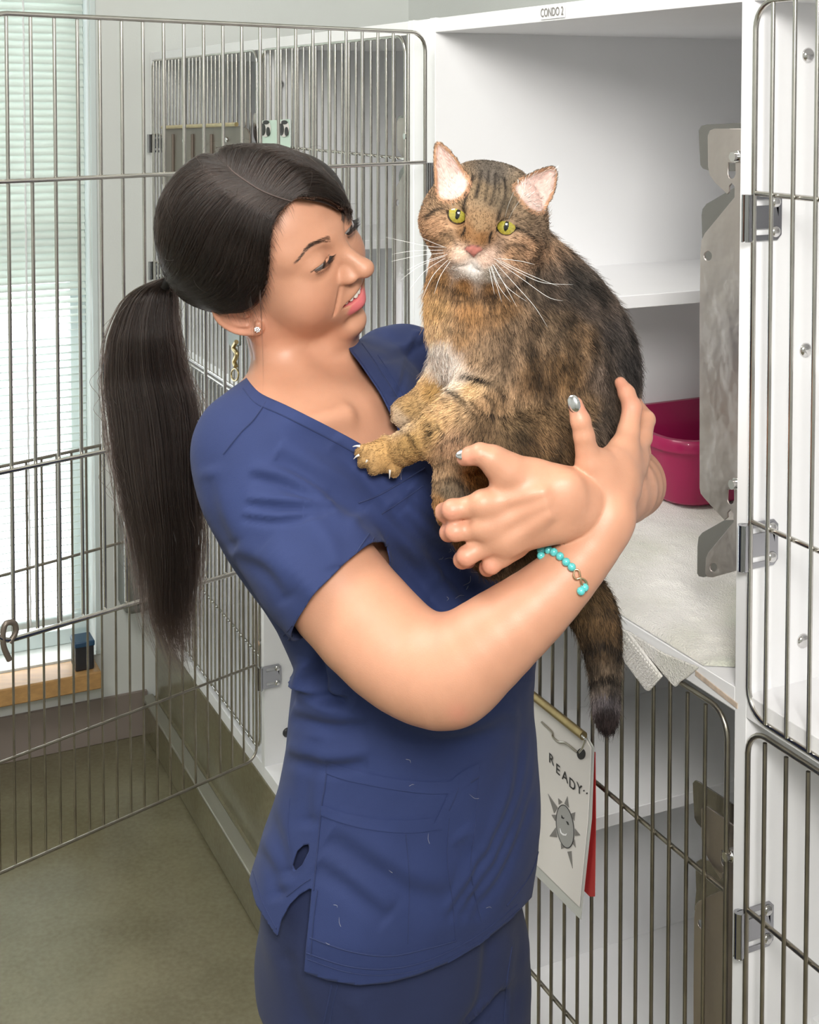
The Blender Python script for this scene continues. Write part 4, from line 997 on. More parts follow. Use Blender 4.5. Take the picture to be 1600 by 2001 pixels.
trunk = Sculpt(); trunk.p = body.p[n_trunk:n_arm]
class Offset:      # the trunk, let out by a few millimetres, so that the cloth always covers it
    def __init__(s, sub, d): s.sub = sub; s.d = d
    def field(s, lo, hi, h): F, a, b = s.sub.field(lo, hi, h); return F - s.d, a, b
shirt.p.append((Offset(trunk, .0045), np.zeros(3), np.zeros(3), 'g', .012))
_lo = np.min([p[1] for p in shirt.p if p[3] == 'u'], 0) - .012; _hi = np.max([p[2] for p in shirt.p if p[3] == 'u'], 0) + .012
SV, SQ = shirt.mesh(_lo, _hi, .0034); ST = tris_of(SQ); SV = smooth(SV, ST, 2, .5); SN = vnormals(SV, ST)
spx = proj(SV); view = C0 - SV; view /= np.linalg.norm(view, axis=1)[:, None]; facing = np.clip((SN * view).sum(1) * 3, 0, 1)
disp = np.zeros(len(SV))
def crease(pts, width, depth, taper=True):
    """a fold: valley (negative) or ridge along a traced line, on the side of the cloth the line runs over"""
    global disp
    L = spline([(x, y) for x, y in pts], 6); d, t = line_d(spx, L)
    disp += (1.7 + .7 * (L[:, 1].mean() > 1200)) * depth * np.exp(-(d / width) ** 2) * facing * (np.sin(np.clip(t, 0, 1) * math.pi) ** .5 if taper else 1)
def fold(pts, width, depth):      # soft ridge with a sharper valley underneath
    crease(pts, width, -depth); crease([(x + width * .15, y - width * 1.1) for x, y in pts], width * 1.3, depth * .8)
# sleeve folds
fold([(540, 890), (600, 925), (665, 968), (708, 1008)], 17, .0048)
fold([(485, 930), (560, 948), (640, 985)], 12, .0045)
fold([(478, 985), (560, 990), (655, 992)], 9, .0045)
fold([(470, 1012), (545, 1018), (640, 1000)], 8, .0030)
fold([(655, 870), (700, 915), (745, 965), (790, 1000)], 16, .0030)
fold([(410, 930), (425, 1010), (450, 1080)], 18, .0035); fold([(455, 1090), (520, 1120), (560, 1180)], 16, .0030)
crease([(600, 1010), (640, 1060), (655, 1110)], 22, .003); crease([(520, 1060), (590, 1130), (625, 1180)], 24, .0035)
crease([(690, 1000), (700, 1030), (742, 1052)], 14, .0015)
# armpit to belly
fold([(700, 1010), (760, 1060), (820, 1125), (870, 1190), (905, 1240)], 18, .0058)
fold([(760, 990), (830, 1055), (890, 1130), (950, 1195)], 16, .0055)
fold([(800, 960), (870, 1030), (920, 1100)], 14, .0045)
fold([(840, 1180), (870, 1120), (868, 1070)], 11, .003)
crease([(640, 1250), (620, 1310), (640, 1360), (690, 1380)], 12, -.006); crease([(600, 1290), (590, 1340), (640, 1375), (700, 1372)], 14, .005)
fold([(568, 1330), (620, 1362), (680, 1368)], 10, .006); fold([(572, 1400), (640, 1420), (720, 1418)], 15, .0035)
fold([(560, 1480), (640, 1500), (720, 1490)], 16, .0035); fold([(620, 1440), (600, 1520), (600, 1620)], 18, .0030)
fold([(770, 1420), (850, 1450), (930, 1440), (1000, 1400)], 22, .0035)
for x0_, x1_ in ((1010, 985), (1030, 1010), (1048, 1035)):
    fold([(x0_ + 10, 1330), (x0_ + 8, 1450), (x0_ - 10, 1560), (x1_ - 45, 1690), (x1_ - 110, 1800)], 11, .0045)
fold([(640, 1640), (720, 1690), (800, 1740), (880, 1760)], 26, .0030); fold([(620, 1690), (700, 1750), (760, 1800)], 20, .0025)
fold([(900, 1640), (940, 1700), (930, 1780)], 20, .0025); fold([(520, 1560), (545, 1640), (560, 1720)], 18, .0030)
fold([(500, 1650), (530, 1700), (545, 1760)], 16, .003)
# far shoulder
fold([(775, 780), (790, 730), (805, 680), (815, 655)], 7, .0045); fold([(740, 700), (790, 690), (845, 660)], 9, .003)
fold([(520, 800), (600, 850), (700, 905)], 20, .0018)
from mathutils import noise as mn
nz = np.array([mn.noise(Vector(v * 11)) * .0022 + mn.noise(Vector(v * 28)) * .0010 for v in SV]); disp += nz
SV = SV + SN * disp[:, None]; SV = smooth(SV, ST, 1, .4)
spx = proj(SV)
# openings: neckline, hem, sleeve ends
NECK = [(470, 640), (478, 733), (492, 752), (512, 770), (560, 792), (620, 822), (670, 848), (706, 868), (742, 890), (770, 868), (779, 842), (764, 808), (745, 770), (724, 738), (702, 706), (686, 686), (679, 674), (690, 640), (640, 560), (500, 560)]
NECK = [tuple(q) for q in NECK[:1]] + [tuple(q) for q in spline(NECK[1:17], 4)] + NECK[17:]
g1 = poly_sd(spx, NECK) * .0007; g2 = (SV[:, 1] - 1.475) * 1.0
SV, ST = clip(SV, ST, np.maximum(g1, g2)); spx = proj(SV)
HEMf = [(480, 1690), (500, 1768), (520, 1800), (540, 1832), (556, 1790), (580, 1752), (606, 1735)]
HEM = [(380, 1600), (478, 1690), (500, 1768), (520, 1800), (541, 1832), (548, 1800), (565, 1768), (585, 1748), (609, 1734), (603, 1800), (597, 1855), (594, 1900), (640, 1916), (700, 1926), (760, 1921), (820, 1905), (880, 1880), (940, 1845), (1000, 1796), (1040, 1752), (1062, 1718), (1140, 1600)]
hx_, hy_ = np.array(HEM).T
lower = HEM + [(1300, 2600), (200, 2600)]
g = poly_sd(spx, lower) * .0007
SV, ST = clip(SV, ST, g); spx = proj(SV)
def plane_clip(V, T, c, n, near_pt, R):
    n = n / np.linalg.norm(n); d = (V - c) @ n; r = np.linalg.norm((V - near_pt), axis=1)
    g = np.where(r < R, -d, .01); return clip(V, T, np.where(r < R, -d, np.maximum(-d, .004)))
c1 = (P(742, 1055, 1.272) + P(575, 1260, 1.272)) / 2; ax1 = P(655, 1155, 1.272) - P(545, 1000, 1.31); e1 = P(742, 1055, 1.272) - P(575, 1260, 1.272); e1 /= np.linalg.norm(e1); ax1 -= e1 * (ax1 @ e1)
sl_ = Sculpt(); sl_.p = shirt.p[n_sl:n_sl + 1]; rs_ = Sculpt(); rs_.p = [p for i, p in enumerate(shirt.p) if i != n_sl and p[3] == 'u']
g = np.maximum(-(SV - c1) @ (ax1 / np.linalg.norm(ax1)), (sl_.dist(SV) - rs_.dist(SV)) * .6); SV, ST = clip(SV, ST, g)
c2 = P(985, 835, 1.57); ax2 = P(985, 835, 1.57) - P(900, 795, 1.59); SV, ST = plane_clip(SV, ST, c2, ax2, c2, .09)
# the worn hole above the side slit
HOLE = [(574, 1680), (580, 1663), (592, 1652), (603, 1650), (604, 1662), (597, 1676), (590, 1690), (576, 1702), (571, 1692)]
spx = proj(SV); SV, ST = clip(SV, ST, np.maximum(poly_sd(spx, HOLE) * .0007, SV[:, 1] - 1.45))
top = mesh_obj('scrub_top', SV, ST, 'fabric', person, solid=.0016); top_tree = bvh(SV, ST)
TS_ = Sculpt()
# trousers
def leg_rows(): pass
trou = Sculpt()
TR = [(1500, 556, 1052, 1.46), (1580, 532, 1058, 1.46), (1640, 512, 1058, 1.46), (1740, 500, 1045, 1.46), (1830, 508, 1040, 1.46), (1900, 512, 1035, 1.46)]
trou.loft(rows(TR, .70, .007), TL, TF_, .04)
def pt3(x, y, Y): return P(x, y, Y)
for pts in ([(640, 1880, 1.43, 138), (655, 2000, 1.43, 130), (690, 2350, 1.43, 112), (730, 2750, 1.44, 95), (760, 3120, 1.45, 84)], [(885, 1870, 1.52, 150), (895, 2000, 1.53, 136), (905, 2350, 1.55, 110), (920, 2700, 1.57, 90), (925, 3000, 1.60, 80)]):
    trou.chain([(P(x, y, Y), R_(r, Y)) for x, y, Y, r in pts], .03, sm=3)
PV, PQ = trou.mesh(h=.005); PT = tris_of(PQ); PV = smooth(PV, PT, 2, .5); PN = vnormals(PV, PT); ppx = proj(PV)
pd = np.zeros(len(PV)); vw = C0 - PV; vw /= np.linalg.norm(vw, axis=1)[:, None]; fc = np.clip((PN * vw).sum(1) * 3, 0, 1)
for L_, w_, d_ in (([(960, 1840), (955, 1900), (945, 1960), (915, 2010)], 14, -.007), ([(560, 1880), (580, 1950), (600, 2010)], 20, -.004), ([(1000, 1840), (990, 1920), (985, 2010)], 12, .004), ([(700, 1960), (720, 2010)], 20, .004)):
    d, t = line_d(ppx, spline(L_, 5)); pd += d_ * np.exp(-(d / w_) ** 2) * fc
pd += np.array([mn.noise(Vector(v * 9)) * .004 for v in PV]); PV = PV + PN * pd[:, None]
PV, PT = clip(PV, PT, PV[:, 2] - (FZ + .035)); mesh_obj('trousers', PV, PT, 'fabric_dark', person); trou_tree = bvh(PV, PT)
for x, y, Y in ((760, 3150, 1.45), (925, 3050, 1.60)):
    c = P(x, y, Y); sp_ = Sculpt(); f_ = np.array([.77, -.62, 0]); s_ = np.array([.62, .77, 0]); c[2] = FZ + .045
    sp_.ell(c + f_ * .075, (.115, .045, .042), .02, [f_, s_, EZ]); sp_.ell(c - f_ * .02, (.05, .042, .055), .03, [f_, s_, EZ]); sp_.ell(c - np.array([0, 0, .145]) + f_ * .05, (.3, .3, .1), .004, op='s')
    V_, Q_ = sp_.mesh(h=.004); V_[:, 2] -= V_[:, 2].min() - FZ; mesh_obj('shoe', V_, tris_of(Q_), 'dark', person)
# ---- stitched details laid on the cloth: traced lines dropped onto the surface
def on_cloth(pts, tree, lift=.0012, n=8):
    out = []
    for x, y in spline(pts, n):
        q = cast(tree, x, y)
        if q is not None: d = ray(x, y); out.append(q - d / np.linalg.norm(d) * lift)
    return out
def seam(pts, r=.0007, tree=None, name='seam', m='thread', lift=.0004, parent=None):
    p = on_cloth(pts, tree or top_tree, lift)
    if len(p) > 2: mb = MB(); mb.tube(p, r, 6); return mb.build(name, m, parent or top)
def band(a_pts, b_pts, name, thick=.0014, n=10, m='fabric', tree=None, parent=None):
    """flat strip of cloth between two traced edges"""
    A, Bp = spline(a_pts, n), spline(b_pts, n); k = 6; g = []
    N = min(len(A), len(Bp)); A = A[np.linspace(0, len(A) - 1, N).astype(int)]; Bp = Bp[np.linspace(0, len(Bp) - 1, N).astype(int)]
    for i in range(N):
        row = []
        for j in range(k):
            u = j / (k - 1); x, y = A[i] * (1 - u) + Bp[i] * u; q = cast(tree or top_tree, x, y)
            if q is None: row = None; break
            d = ray(x, y); d /= np.linalg.norm(d); row.append((q - d * (thick + .0002), q + d * .001))
        if row: g.append(row)
    if len(g) < 2: return
    mb = MB(); R = len(g); v = [c[0] for r in g for c in r] + [c[1] for r in g for c in r]; f = []; O = R * k
    for i in range(R - 1):
        for j in range(k - 1): a = i * k + j; f.append([a, a + 1, a + k + 1, a + k]); f.append([O + a, O + a + k, O + a + k + 1, O + a + 1])
    for i in range(R - 1):
        f.append([i * k, (i + 1) * k, O + (i + 1) * k, O + i * k]); f.append([i * k + k - 1, O + i * k + k - 1, O + (i + 1) * k + k - 1, (i + 1) * k + k - 1])
    mb.add(v, f); return mb.build(name, m, parent or top, smooth=True, angle=50)
def off(pts, dx, dy): return [(x + dx, y + dy) for x, y in pts]
NL = [(486, 741), (512, 770), (560, 792), (620, 822), (670, 848), (706, 868)]
band(off(NL, -1, 1), off(NL, -11, 17), 'neck_band'); seam(off(NL, -11, 18), .0008)
NRt = [(684, 682), (702, 706), (724, 738), (745, 770), (764, 808), (778, 842)]
band(off(NRt, 2, -1), off(NRt, 22, -10), 'neck_band'); seam(off(NRt, 23, -10), .0008); seam(off(NRt, 36, -12)[1:], .0006)
seam([(519, 786), (495, 820), (470, 845), (436, 887)], .0010)                        # shoulder seam
CUF = [(570, 1256), (612, 1212), (655, 1168), (700, 1110), (738, 1056)]
for k_, r_ in ((9, .0007), (22, .0008)): seam(off(CUF, -k_ * .75, -k_ * .62), r_)
seam([(700, 983), (735, 970), (780, 945), (830, 915)], .0008); seam([(745, 1005), (790, 975), (826, 950)], .0007)
# pocket
band([(638, 1488), (680, 1502), (760, 1520), (830, 1528), (884, 1527)], [(638, 1512), (680, 1526), (760, 1542), (830, 1551), (878, 1551)], 'pocket_band')
band([(884, 1524), (900, 1510), (918, 1500), (936, 1492)], [(884, 1550), (898, 1545), (914, 1535), (936, 1520)], 'pocket_band')
band([(884, 1527), (872, 1560), (858, 1590), (842, 1622)], [(900, 1528), (890, 1560), (876, 1590), (862, 1623)], 'pocket_band')
band([(627, 1574), (680, 1590), (740, 1601), (800, 1603), (848, 1598)], [(627, 1594), (680, 1612), (740, 1624), (800, 1628), (848, 1624)], 'pocket_band')
seam([(640, 1490), (634, 1540), (628, 1575), (620, 1660), (612, 1740)], .0008)
seam([(793, 1630), (800, 1720), (798, 1800), (797, 1845)], .0006); seam([(878, 1600), (874, 1680), (884, 1760), (890, 1838)], .0006); seam([(936, 1500), (930, 1600), (920, 1700), (940, 1800)], .0007)
seam([(605, 1832), (680, 1858), (760, 1868), (840, 1852), (892, 1838)], .0009); seam([(598, 1862), (680, 1888), (760, 1893), (840, 1875), (930, 1830), (1010, 1768)], .0008)
seam([(600, 1874), (680, 1900), (760, 1905), (840, 1888), (930, 1843), (1015, 1776)], .0006)
seam([(620, 1740), (612, 1800), (607, 1870)], .0007); seam([(566, 1560), (562, 1620), (566, 1660)], .0007); seam([(490, 1690), (512, 1760), (540, 1815)], .0007); seam([(560, 1752), (590, 1728), (606, 1718)], .0006)
seam([(1052, 1380), (1064, 1500), (1062, 1600), (1040, 1700), (990, 1770)], .0010)
seam([(648, 1925), (640, 1965), (632, 2001)], .0008, trou_tree); seam([(660, 1925), (650, 1965), (644, 2001)], .0006, trou_tree); seam([(1000, 1850), (990, 1920), (985, 1995)], .0007, trou_tree)
# stray pale cat hairs on the cloth
ch = []
for x, y in [(RNG.uniform(860, 960), RNG.uniform(1000, 1200)) for _ in range(18)] + [(RNG.uniform(620, 980), RNG.uniform(1430, 1860)) for _ in range(9)] + [(RNG.uniform(720, 850), RNG.uniform(700, 940)) for _ in range(8)]:
    a = RNG.uniform(0, 6.28); ln = RNG.uniform(8, 26); p = on_cloth([(x, y), (x + ln * .5 * math.cos(a) + 2, y + ln * .5 * math.sin(a)), (x + ln * math.cos(a + .4), y + ln * math.sin(a + .4))], top_tree, .0022, 3)
    if len(p) > 3: ch.append(np.array(p))
q_ = strands('cat_hairs', ch, mat('pale_hair', (.75, .70, .62), .5), top, .00007); q_['kind'] = 'stuff'
# ================================================================== HAIR
hs = Sculpt()
hs.ell(H(0, -.100, .024), (.084, .102, .0925), 0, HAX); hs.ell(H(.006, -.040, .044), (.066, .058, .056), .03, HAX)
hs.ell(H(-.055, -.075, -.002), (.028, .040, .046), .03, HAX); hs.ell(H(.055, -.075, -.002), (.028, .040, .046), .03, HAX)
hs.ell(H(0, -.165, -.010), (.050, .045, .045), .03, HAX)
HV, HQ = hs.mesh(h=.0025); HT = tris_of(HQ); hpx = proj(HV); q = Hinv(HV)
FACE = [(672, 452), (674, 426), (662, 411), (640, 399), (612, 392), (590, 388), (572, 392), (552, 412), (538, 436), (530, 470), (528, 505), (524, 540), (518, 568), (508, 590), (492, 600), (470, 606), (440, 607), (418, 616), (404, 634), (380, 640), (380, 780), (900, 780), (900, 300), (700, 380)]
g_front = poly_sd(hpx, FACE[:1] + [tuple(c) for c in spline(FACE[1:19], 4)] + FACE[19:]) * .0007
g_far = np.minimum(-(q[:, 1] + .022 - np.clip((q[:, 2] - .02) * .8, -.05, .035)), 1)         # far side: behind the temple
near = (q[:, 0] < .012)
far_edge = np.minimum((q[:, 2] - (.052 - .9 * np.clip(q[:, 0] - .012, 0, .05))) , .01)      # hairline over the far temple
g = np.where(near, g_front, np.maximum(np.minimum(g_far, .01), far_edge)); g = np.where((~near) & (g_front > .004) & (hpx[:, 0] < 678) & (hpx[:, 1] < 425), np.maximum(g, .003), g)
g = np.minimum(g, q[:, 2] + .062 - np.clip(-(q[:, 1] + .1), 0, .05) * -.1)
HV, HT = clip(HV, HT, g)
cap = mesh_obj('hair', HV, HT, 'hairbase', person, solid=.002); cap_tree = bvh(HV, HT)
def hc(x, y, lift=.0010):
    for k_ in range(14):      # walk inwards if the traced point misses the head
        xx = x + (470 - x) * k_ * .012; yy = y + (440 - y) * k_ * .012; r = cast(cap_tree, xx, yy)
        if r is not None: return r, (x, y) if k_ == 0 else (xx, yy)
    return None, None
def hair_path(ctrl, n, lift, jit=1.5, wob=1.0, ext=0):
    L = spline(ctrl, max(2, n // (len(ctrl) - 1))); out = []; ph = RNG.uniform(0, 6.28)
    for i, (x, y) in enumerate(L):
        r, _ = hc(x + wob * math.sin(i * .5 + ph), y + wob * math.cos(i * .37 + ph))
        if r is None: continue
        d = ray(x, y); d /= np.linalg.norm(d); nn = np.array(cap_tree.find_nearest(Vector(r))[1]); nn = nn if nn @ d < 0 else -nn
        e_ = min(1, i / 4) * lift; out.append(r + nn * e_)
    if ext and len(out) > 4:
        t_ = out[-1] - out[-3]; t_ = t_ / (np.linalg.norm(t_) + 1e-9); L_ = RNG.uniform(.003, ext); out += [out[-1] + t_ * L_ * .5 - np.array([0, 0, .001]), out[-1] + t_ * L_ - np.array([0, 0, .003])]
    return np.array(out)
def mixc(A, B_, u): return [tuple(np.array(a) * (1 - u) + np.array(b) * u) for a, b in zip(A, B_)]
TIE = (330, 548)
fam = []
# near side: from the parting down, back over the ear to the tie
F1 = [[(575, 395), (545, 425), (533, 480), (524, 545), (490, 596), (420, 606), (365, 585), TIE],
      [(548, 390), (518, 420), (500, 480), (482, 540), (445, 580), (395, 590), (355, 575), TIE],
      [(520, 382), (488, 405), (455, 465), (435, 515), (405, 555), (375, 565), (350, 560), TIE],
      [(490, 365), (450, 385), (410, 430), (385, 480), (365, 520), (350, 540), (340, 545), TIE],
      [(462, 345), (420, 355), (375, 390), (345, 440), (332, 490), (328, 520), (328, 538), TIE],
      [(440, 325), (395, 325), (345, 355), (315, 410), (306, 465), (310, 510), (318, 535), TIE],
      [(430, 312), (385, 303), (335, 340), (302, 400), (299, 450), (303, 500), (314, 532), TIE]]
def fam_curve(F, u):
    k = u * (len(F) - 1); i = min(int(k), len(F) - 2); return mixc(F[i], F[i + 1], k - i)
F2 = [[(575, 394), (600, 388), (628, 390), (655, 402), (676, 418), (677, 432)],
      [(565, 390), (598, 370), (630, 368), (655, 382), (670, 400), (677, 420)],
      [(545, 384), (585, 350), (620, 345), (648, 365), (665, 388), (675, 412)],
      [(515, 372), (555, 325), (595, 325), (630, 345), (655, 370), (670, 395)],
      [(485, 352), (515, 308), (555, 302), (595, 318), (630, 345), (655, 372)],
      [(455, 335), (470, 298), (505, 290), (545, 294), (590, 310), (625, 335)],
      [(438, 318), (430, 300), (455, 289), (490, 286), (530, 291), (575, 302)]]
F3 = [[(438, 318), (425, 305), (400, 303), (375, 315)], [(450, 325), (440, 300), (440, 291), (430, 290)]]
paths = []
for i in range(5200):
    u = RNG.random() ** .9; c = fam_curve(F1, u); c = [(x + RNG.normal(0, 2.0), y + RNG.normal(0, 2.0)) for x, y in c]
    p = hair_path(c, 28, .0012 + .004 * RNG.random() ** 2, wob=.8)
    if len(p) > 6: paths.append(p)
for i in range(3200):
    u = RNG.random(); c = fam_curve(F2, u); c = [(x + RNG.normal(0, 1.8), y + RNG.normal(0, 1.8)) for x, y in c]
    p = hair_path(c, 20, .0012 + .004 * RNG.random() ** 2, wob=.8, ext=.012)
    if len(p) > 6: paths.append(p)
N_MAIN = len(paths)
# baby hairs along the hairline and flyaways
for i in range(260):
    L = spline(FACE[6:17], 4); a = L[RNG.integers(0, len(L))]; a = a + RNG.normal(0, 2, 2) - np.array([4, 0])
    r = cast(cap_tree, a[0], a[1]); 
    if r is None: continue
    d3 = HF * RNG.uniform(.2, 1) - HU * RNG.uniform(-.3, 1) - HL * .3; d3 /= np.linalg.norm(d3); ln = RNG.uniform(.006, .016)
    paths.append(np.array([r + d3 * ln * t + np.array([0, 0, -.006]) * t * t for t in (0, .25, .5, .75, 1)]))
for i in range(60):
    c = fam_curve(F1 if RNG.random() < .6 else F2, RNG.random()); a = c[RNG.integers(1, len(c))]; r = cast(cap_tree, *a)
    if r is None: continue
    nn = np.array(cap_tree.find_nearest(Vector(r))[1]); d = ray(*a); nn = nn if nn @ d < 0 else -nn
    t_ = RNG.normal(0, 1, 3); t_ -= nn * (t_ @ nn); t_ /= np.linalg.norm(t_); ln = RNG.uniform(.015, .04)
    paths.append(np.array([r + t_ * ln * t + nn * .010 * math.sin(t * 2.6) for t in np.linspace(0, 1, 8)]))
# loose lock hanging in front of the ear, down past the collar
for i in range(40):
    j = RNG.normal(0, .6); x0 = 487 + RNG.normal(0, 2.2); Yq = 1.345 + RNG.normal(0, .002)
    end = RNG.choice([620, 660, 740, 815], p=[.6, .25, .1, .05])
    c = spline([P(x0 - 8, 500, 1.385), P(x0 - 2, 545, 1.352), P(x0 + 1, 585, Yq), P(x0 + 5 + j, 640, Yq), P(x0 + 10 + j * 2, 700, Yq + .01), P(x0 + 12 + j * 3, 770, Yq + .012), P(x0 + 11 + j * 3, 820, Yq + .0)], 5)
    n_ = int(len(c) * (end - 530) / 290); paths.append(c[:max(5, n_)])
for i in range(10):
    j = RNG.normal(0, 1); x0 = 508 + RNG.normal(0, 2)
    c = spline([P(x0 + 2, 520, 1.375), P(x0, 565, 1.34), P(x0 + 2, 610, 1.335), P(x0 + 4 + j, 660, 1.34), P(x0 + 7 + j * 2, 740, 1.345), P(x0 + 5 + j * 2, 790, 1.34)], 5); paths.append(c[:RNG.integers(8, len(c))])
strands('scalp_strands', paths, 'hair', cap, [(.00022 if i < N_MAIN else .00009) for i in range(len(paths))])
pl_ = [hc(x, y)[0] for x, y in spline([(444, 322), (455, 335), (478, 352), (510, 372), (545, 386), (572, 394)], 6)]
pl_ = [q_ - ray(470, 350) / np.linalg.norm(ray(470, 350)) * .0006 for q_ in pl_ if q_ is not None]
mb = MB(); mb.tube(pl_, np.interp(np.linspace(0, 1, len(pl_)), [0, .3, 1], [.0004, .0009, .0006]), 8); mb.build('parting', mat('scalp_parting', (.07, .048, .042), .7), cap)
# ponytail
PT_C = spline([(330, 545), (300, 575), (283, 640), (284, 720), (298, 800), (308, 880), (315, 960), (325, 1040), (330, 1120), (330, 1200), (345, 1270), (365, 1330)], 6)
PT_W = np.interp(np.linspace(0, 1, len(PT_C)), [0, .05, .12, .22, .34, .45, .56, .66, .76, .86, 1], [11, 26, 44, 60, 70, 68, 60, 53, 46, 40, 28])
PT_Y = np.interp(np.linspace(0, 1, len(PT_C)), [0, .1, .3, 1], [1.475, 1.500, 1.505, 1.49])
tails = []; n = len(PT_C); cl = []
for k in range(70):
    r = math.sqrt(RNG.random()); a = RNG.uniform(0, 6.28); cl.append((r * math.cos(a), r * math.sin(a), RNG.uniform(.70, 1.02), RNG.normal(0, .16), RNG.normal(0, 1)))
for i in range(6500):
    cx, cy, cut, drift, ph = cl[RNG.integers(0, 70)]; jx, jy = RNG.normal(0, .13, 2); L_ = int(n * min(1, cut * RNG.uniform(.80, 1.0))); pts = []
    for j in range(0, L_, 2):
        u = j / n; w_ = PT_W[j] * (1 + (.18 if RNG.random() < .02 else 0)); ox = (cx + jx * (1 + u) + drift * u * u * 1.2) ; oy = cy + jy
        x = PT_C[j][0] + ox * w_ + 2.0 * math.sin(u * 9 + ph) * u * 2; y = PT_C[j][1] + 3 * oy
        pts.append(P(x, y, PT_Y[j] + oy * .030 * min(1, w_ / 60)))
    if len(pts) > 3: tails.append(np.array(pts))
for i in range(240):      # flyaways
    s_ = RNG.choice([-1, 1]); L_ = RNG.integers(int(n * .3), n); st = RNG.integers(0, int(n * .35)); amp = RNG.uniform(.8, 1.45); pts = []
    for j in range(st, L_, 2): u = (j - st) / n; pts.append(P(PT_C[j][0] + s_ * PT_W[j] * (.6 + amp * .6 * min(1, u * 3)) + 5 * math.sin(u * 8 + i), PT_C[j][1], PT_Y[j] + RNG.normal(0, .0004)))
    if len(pts) > 3: tails.append(np.array(pts))
pony = MB(); pony.tube([P(345, 535, 1.465), P(322, 556, 1.48)], R_(13, 1.47), 12); pt_ = pony.build('hair_tie', 'lash', cap)
strands('ponytail', tails, 'hair', cap, .00024)
# ================================================================== CAT
CY = 1.245
CF = np.array([-.16, -.955, -.20]); CF /= np.linalg.norm(CF); CR = np.array([.965, -.12, -.22]); CR -= CF * (CR @ CF); CR /= np.linalg.norm(CR); CU = np.cross(CR, -CF) * -1
if CU[2] < 0: CU = -CU
K0 = P(939, 437, CY); CAX = np.array([CR, CF, CU])
def K(r, f, u): return K0 + r * CR + f * CF + u * CU
def Kinv(p): return (np.asarray(p) - K0) @ CAX.T
cat = Sculpt()
cat.ell(K(.002, -.052, .003), (.0550, .055, .0425), 0, CAX)
for s_ in (-1, 1):
    cat.ell(K(s_ * .032, -.036, -.018), (.028, .030, .027), .022, CAX)
cat.ell(K(0, -.016, -.008), (.026, .022, .026), .02, CAX)
cat.chain([(K(0, -.006, .008), .0115), (K(0, .005, -.010), .0095), (K(0, .0115, -.0205), .0085)], .012, sm=3)
for s_ in (-1, 1): cat.ell(K(s_ * .0115, .0035, -.0325), (.0130, .0120, .0105), .007, CAX)
cat.ell(K(0, -.004, -.0440), (.0135, .0140, .0090), .008, CAX)
cat.ell(K(0, -.020, -.036), (.030, .020, .018), .02, CAX)
for s_ in (-1, 1):
    cat.ell(K(s_ * .0232, -.004, 0), (.0125, .009, .0095), .007, CAX, 's')
    cat.ell(K(s_ * .0232, -.0125, 0), (.0128, .0118, .0120), .004, CAX)
    h_ = .0050 if s_ < 0 else .0031
    a_ = K(s_ * .0130, -.001, -.0035); b_ = K(s_ * .0335, -.004, .0015)
    cat.chain([(a_, .0008), (K(s_ * .018, .0005, -.0010), h_ * .8), (K(s_ * .0235, .001, .0002), h_), (K(s_ * .029, -.0015, .0008), h_ * .75), (b_, .0008)], .0008, op='s', sm=3, flat=(CF, 2.0))
cat.cone(K(0, .0165, -.030), K(0, .0140, -.0385), .0009, .0009, .002, op='s')
for s_ in (-1, 1): cat.chain([(K(0, .0135, -.0385), .0009), (K(s_ * .008, .0105, -.0415), .0010), (K(s_ * .017, .0000, -.0400), .0008)], .003, op='s', sm=3)
# neck, trunk, haunch
def kb(x, y, Y, r): return (P(x, y, Y), R_(r, Y))
cat.chain([kb(952, 480, 1.315, 92), kb(948, 560, 1.330, 108), kb(952, 640, 1.335, 112), kb(985, 720, 1.345, 104)], .03, sm=2)
cat.chain([kb(1030, 530, 1.350, 78), kb(1085, 600, 1.370, 95), kb(1120, 690, 1.380, 118), kb(1128, 780, 1.375, 113), kb(1110, 860, 1.365, 100)], .04, sm=2)
cat.ell(P(1040, 700, 1.345), R_(118, 1.345), .05)
cat.chain([kb(1090, 850, 1.345, 100), kb(1060, 940, 1.345, 92), kb(1050, 1030, 1.345, 80)], .03, sm=2)
cat.chain([kb(1095, 868, 1.290, 82), kb(1010, 868, 1.275, 66), kb(930, 852, 1.262, 46), kb(885, 868, 1.255, 36)], .02, sm=2)      # thigh to knee
cat.chain([kb(888, 872, 1.258, 38), kb(885, 920, 1.260, 36), kb(880, 960, 1.262, 33), kb(882, 1000, 1.27, 28)], .012, sm=2)            # shank
cat.chain([kb(885, 985, 1.265, 28), kb(910, 1050, 1.27, 26), kb(960, 1100, 1.27, 28)], .012, sm=2)
cat.ell(P(950, 925, 1.300), (R_(62, 1.3), R_(50, 1.3), R_(60, 1.3)), .02)
cat.chain([kb(1030, 1060, 1.33, 62), kb(1000, 1095, 1.32, 42)], .02)
# forelegs
near_y = cast(top_tree, 742, 898); ny = (near_y[1] if near_y is not None else 1.29) - .016
far_y = cast(top_tree, 796, 806); fy = (far_y[1] if far_y is not None else 1.42) - .020
cat.chain([kb(965, 730, 1.295, 62), kb(925, 790, 1.268, 52), kb(868, 832, 1.245, 43), kb(815, 862, (1.245 + ny) / 2, 34), kb(772, 884, ny, 30), kb(742, 892, ny - .004, 31)], .018, sm=2)
cat.chain([kb(905, 700, 1.36, 56), kb(868, 748, 1.36, 40), kb(838, 782, (1.36 + fy) / 2, 34), kb(808, 802, fy, 29), kb(792, 806, fy, 27)], .015, sm=2)
toes = [((735, 878), (712, 880), (702, 886), 12.5), ((738, 888), (716, 897), (708, 906), 13), ((746, 897), (734, 912), (728, 919), 13.5), ((762, 898), (770, 914), (770, 924), 13)]
for a_, b_, c_, r in toes: cat.chain([kb(*a_, ny - .006, r), kb(*b_, ny - .010, r), kb(*c_, ny - .004, r * .72)], .0030, sm=2)
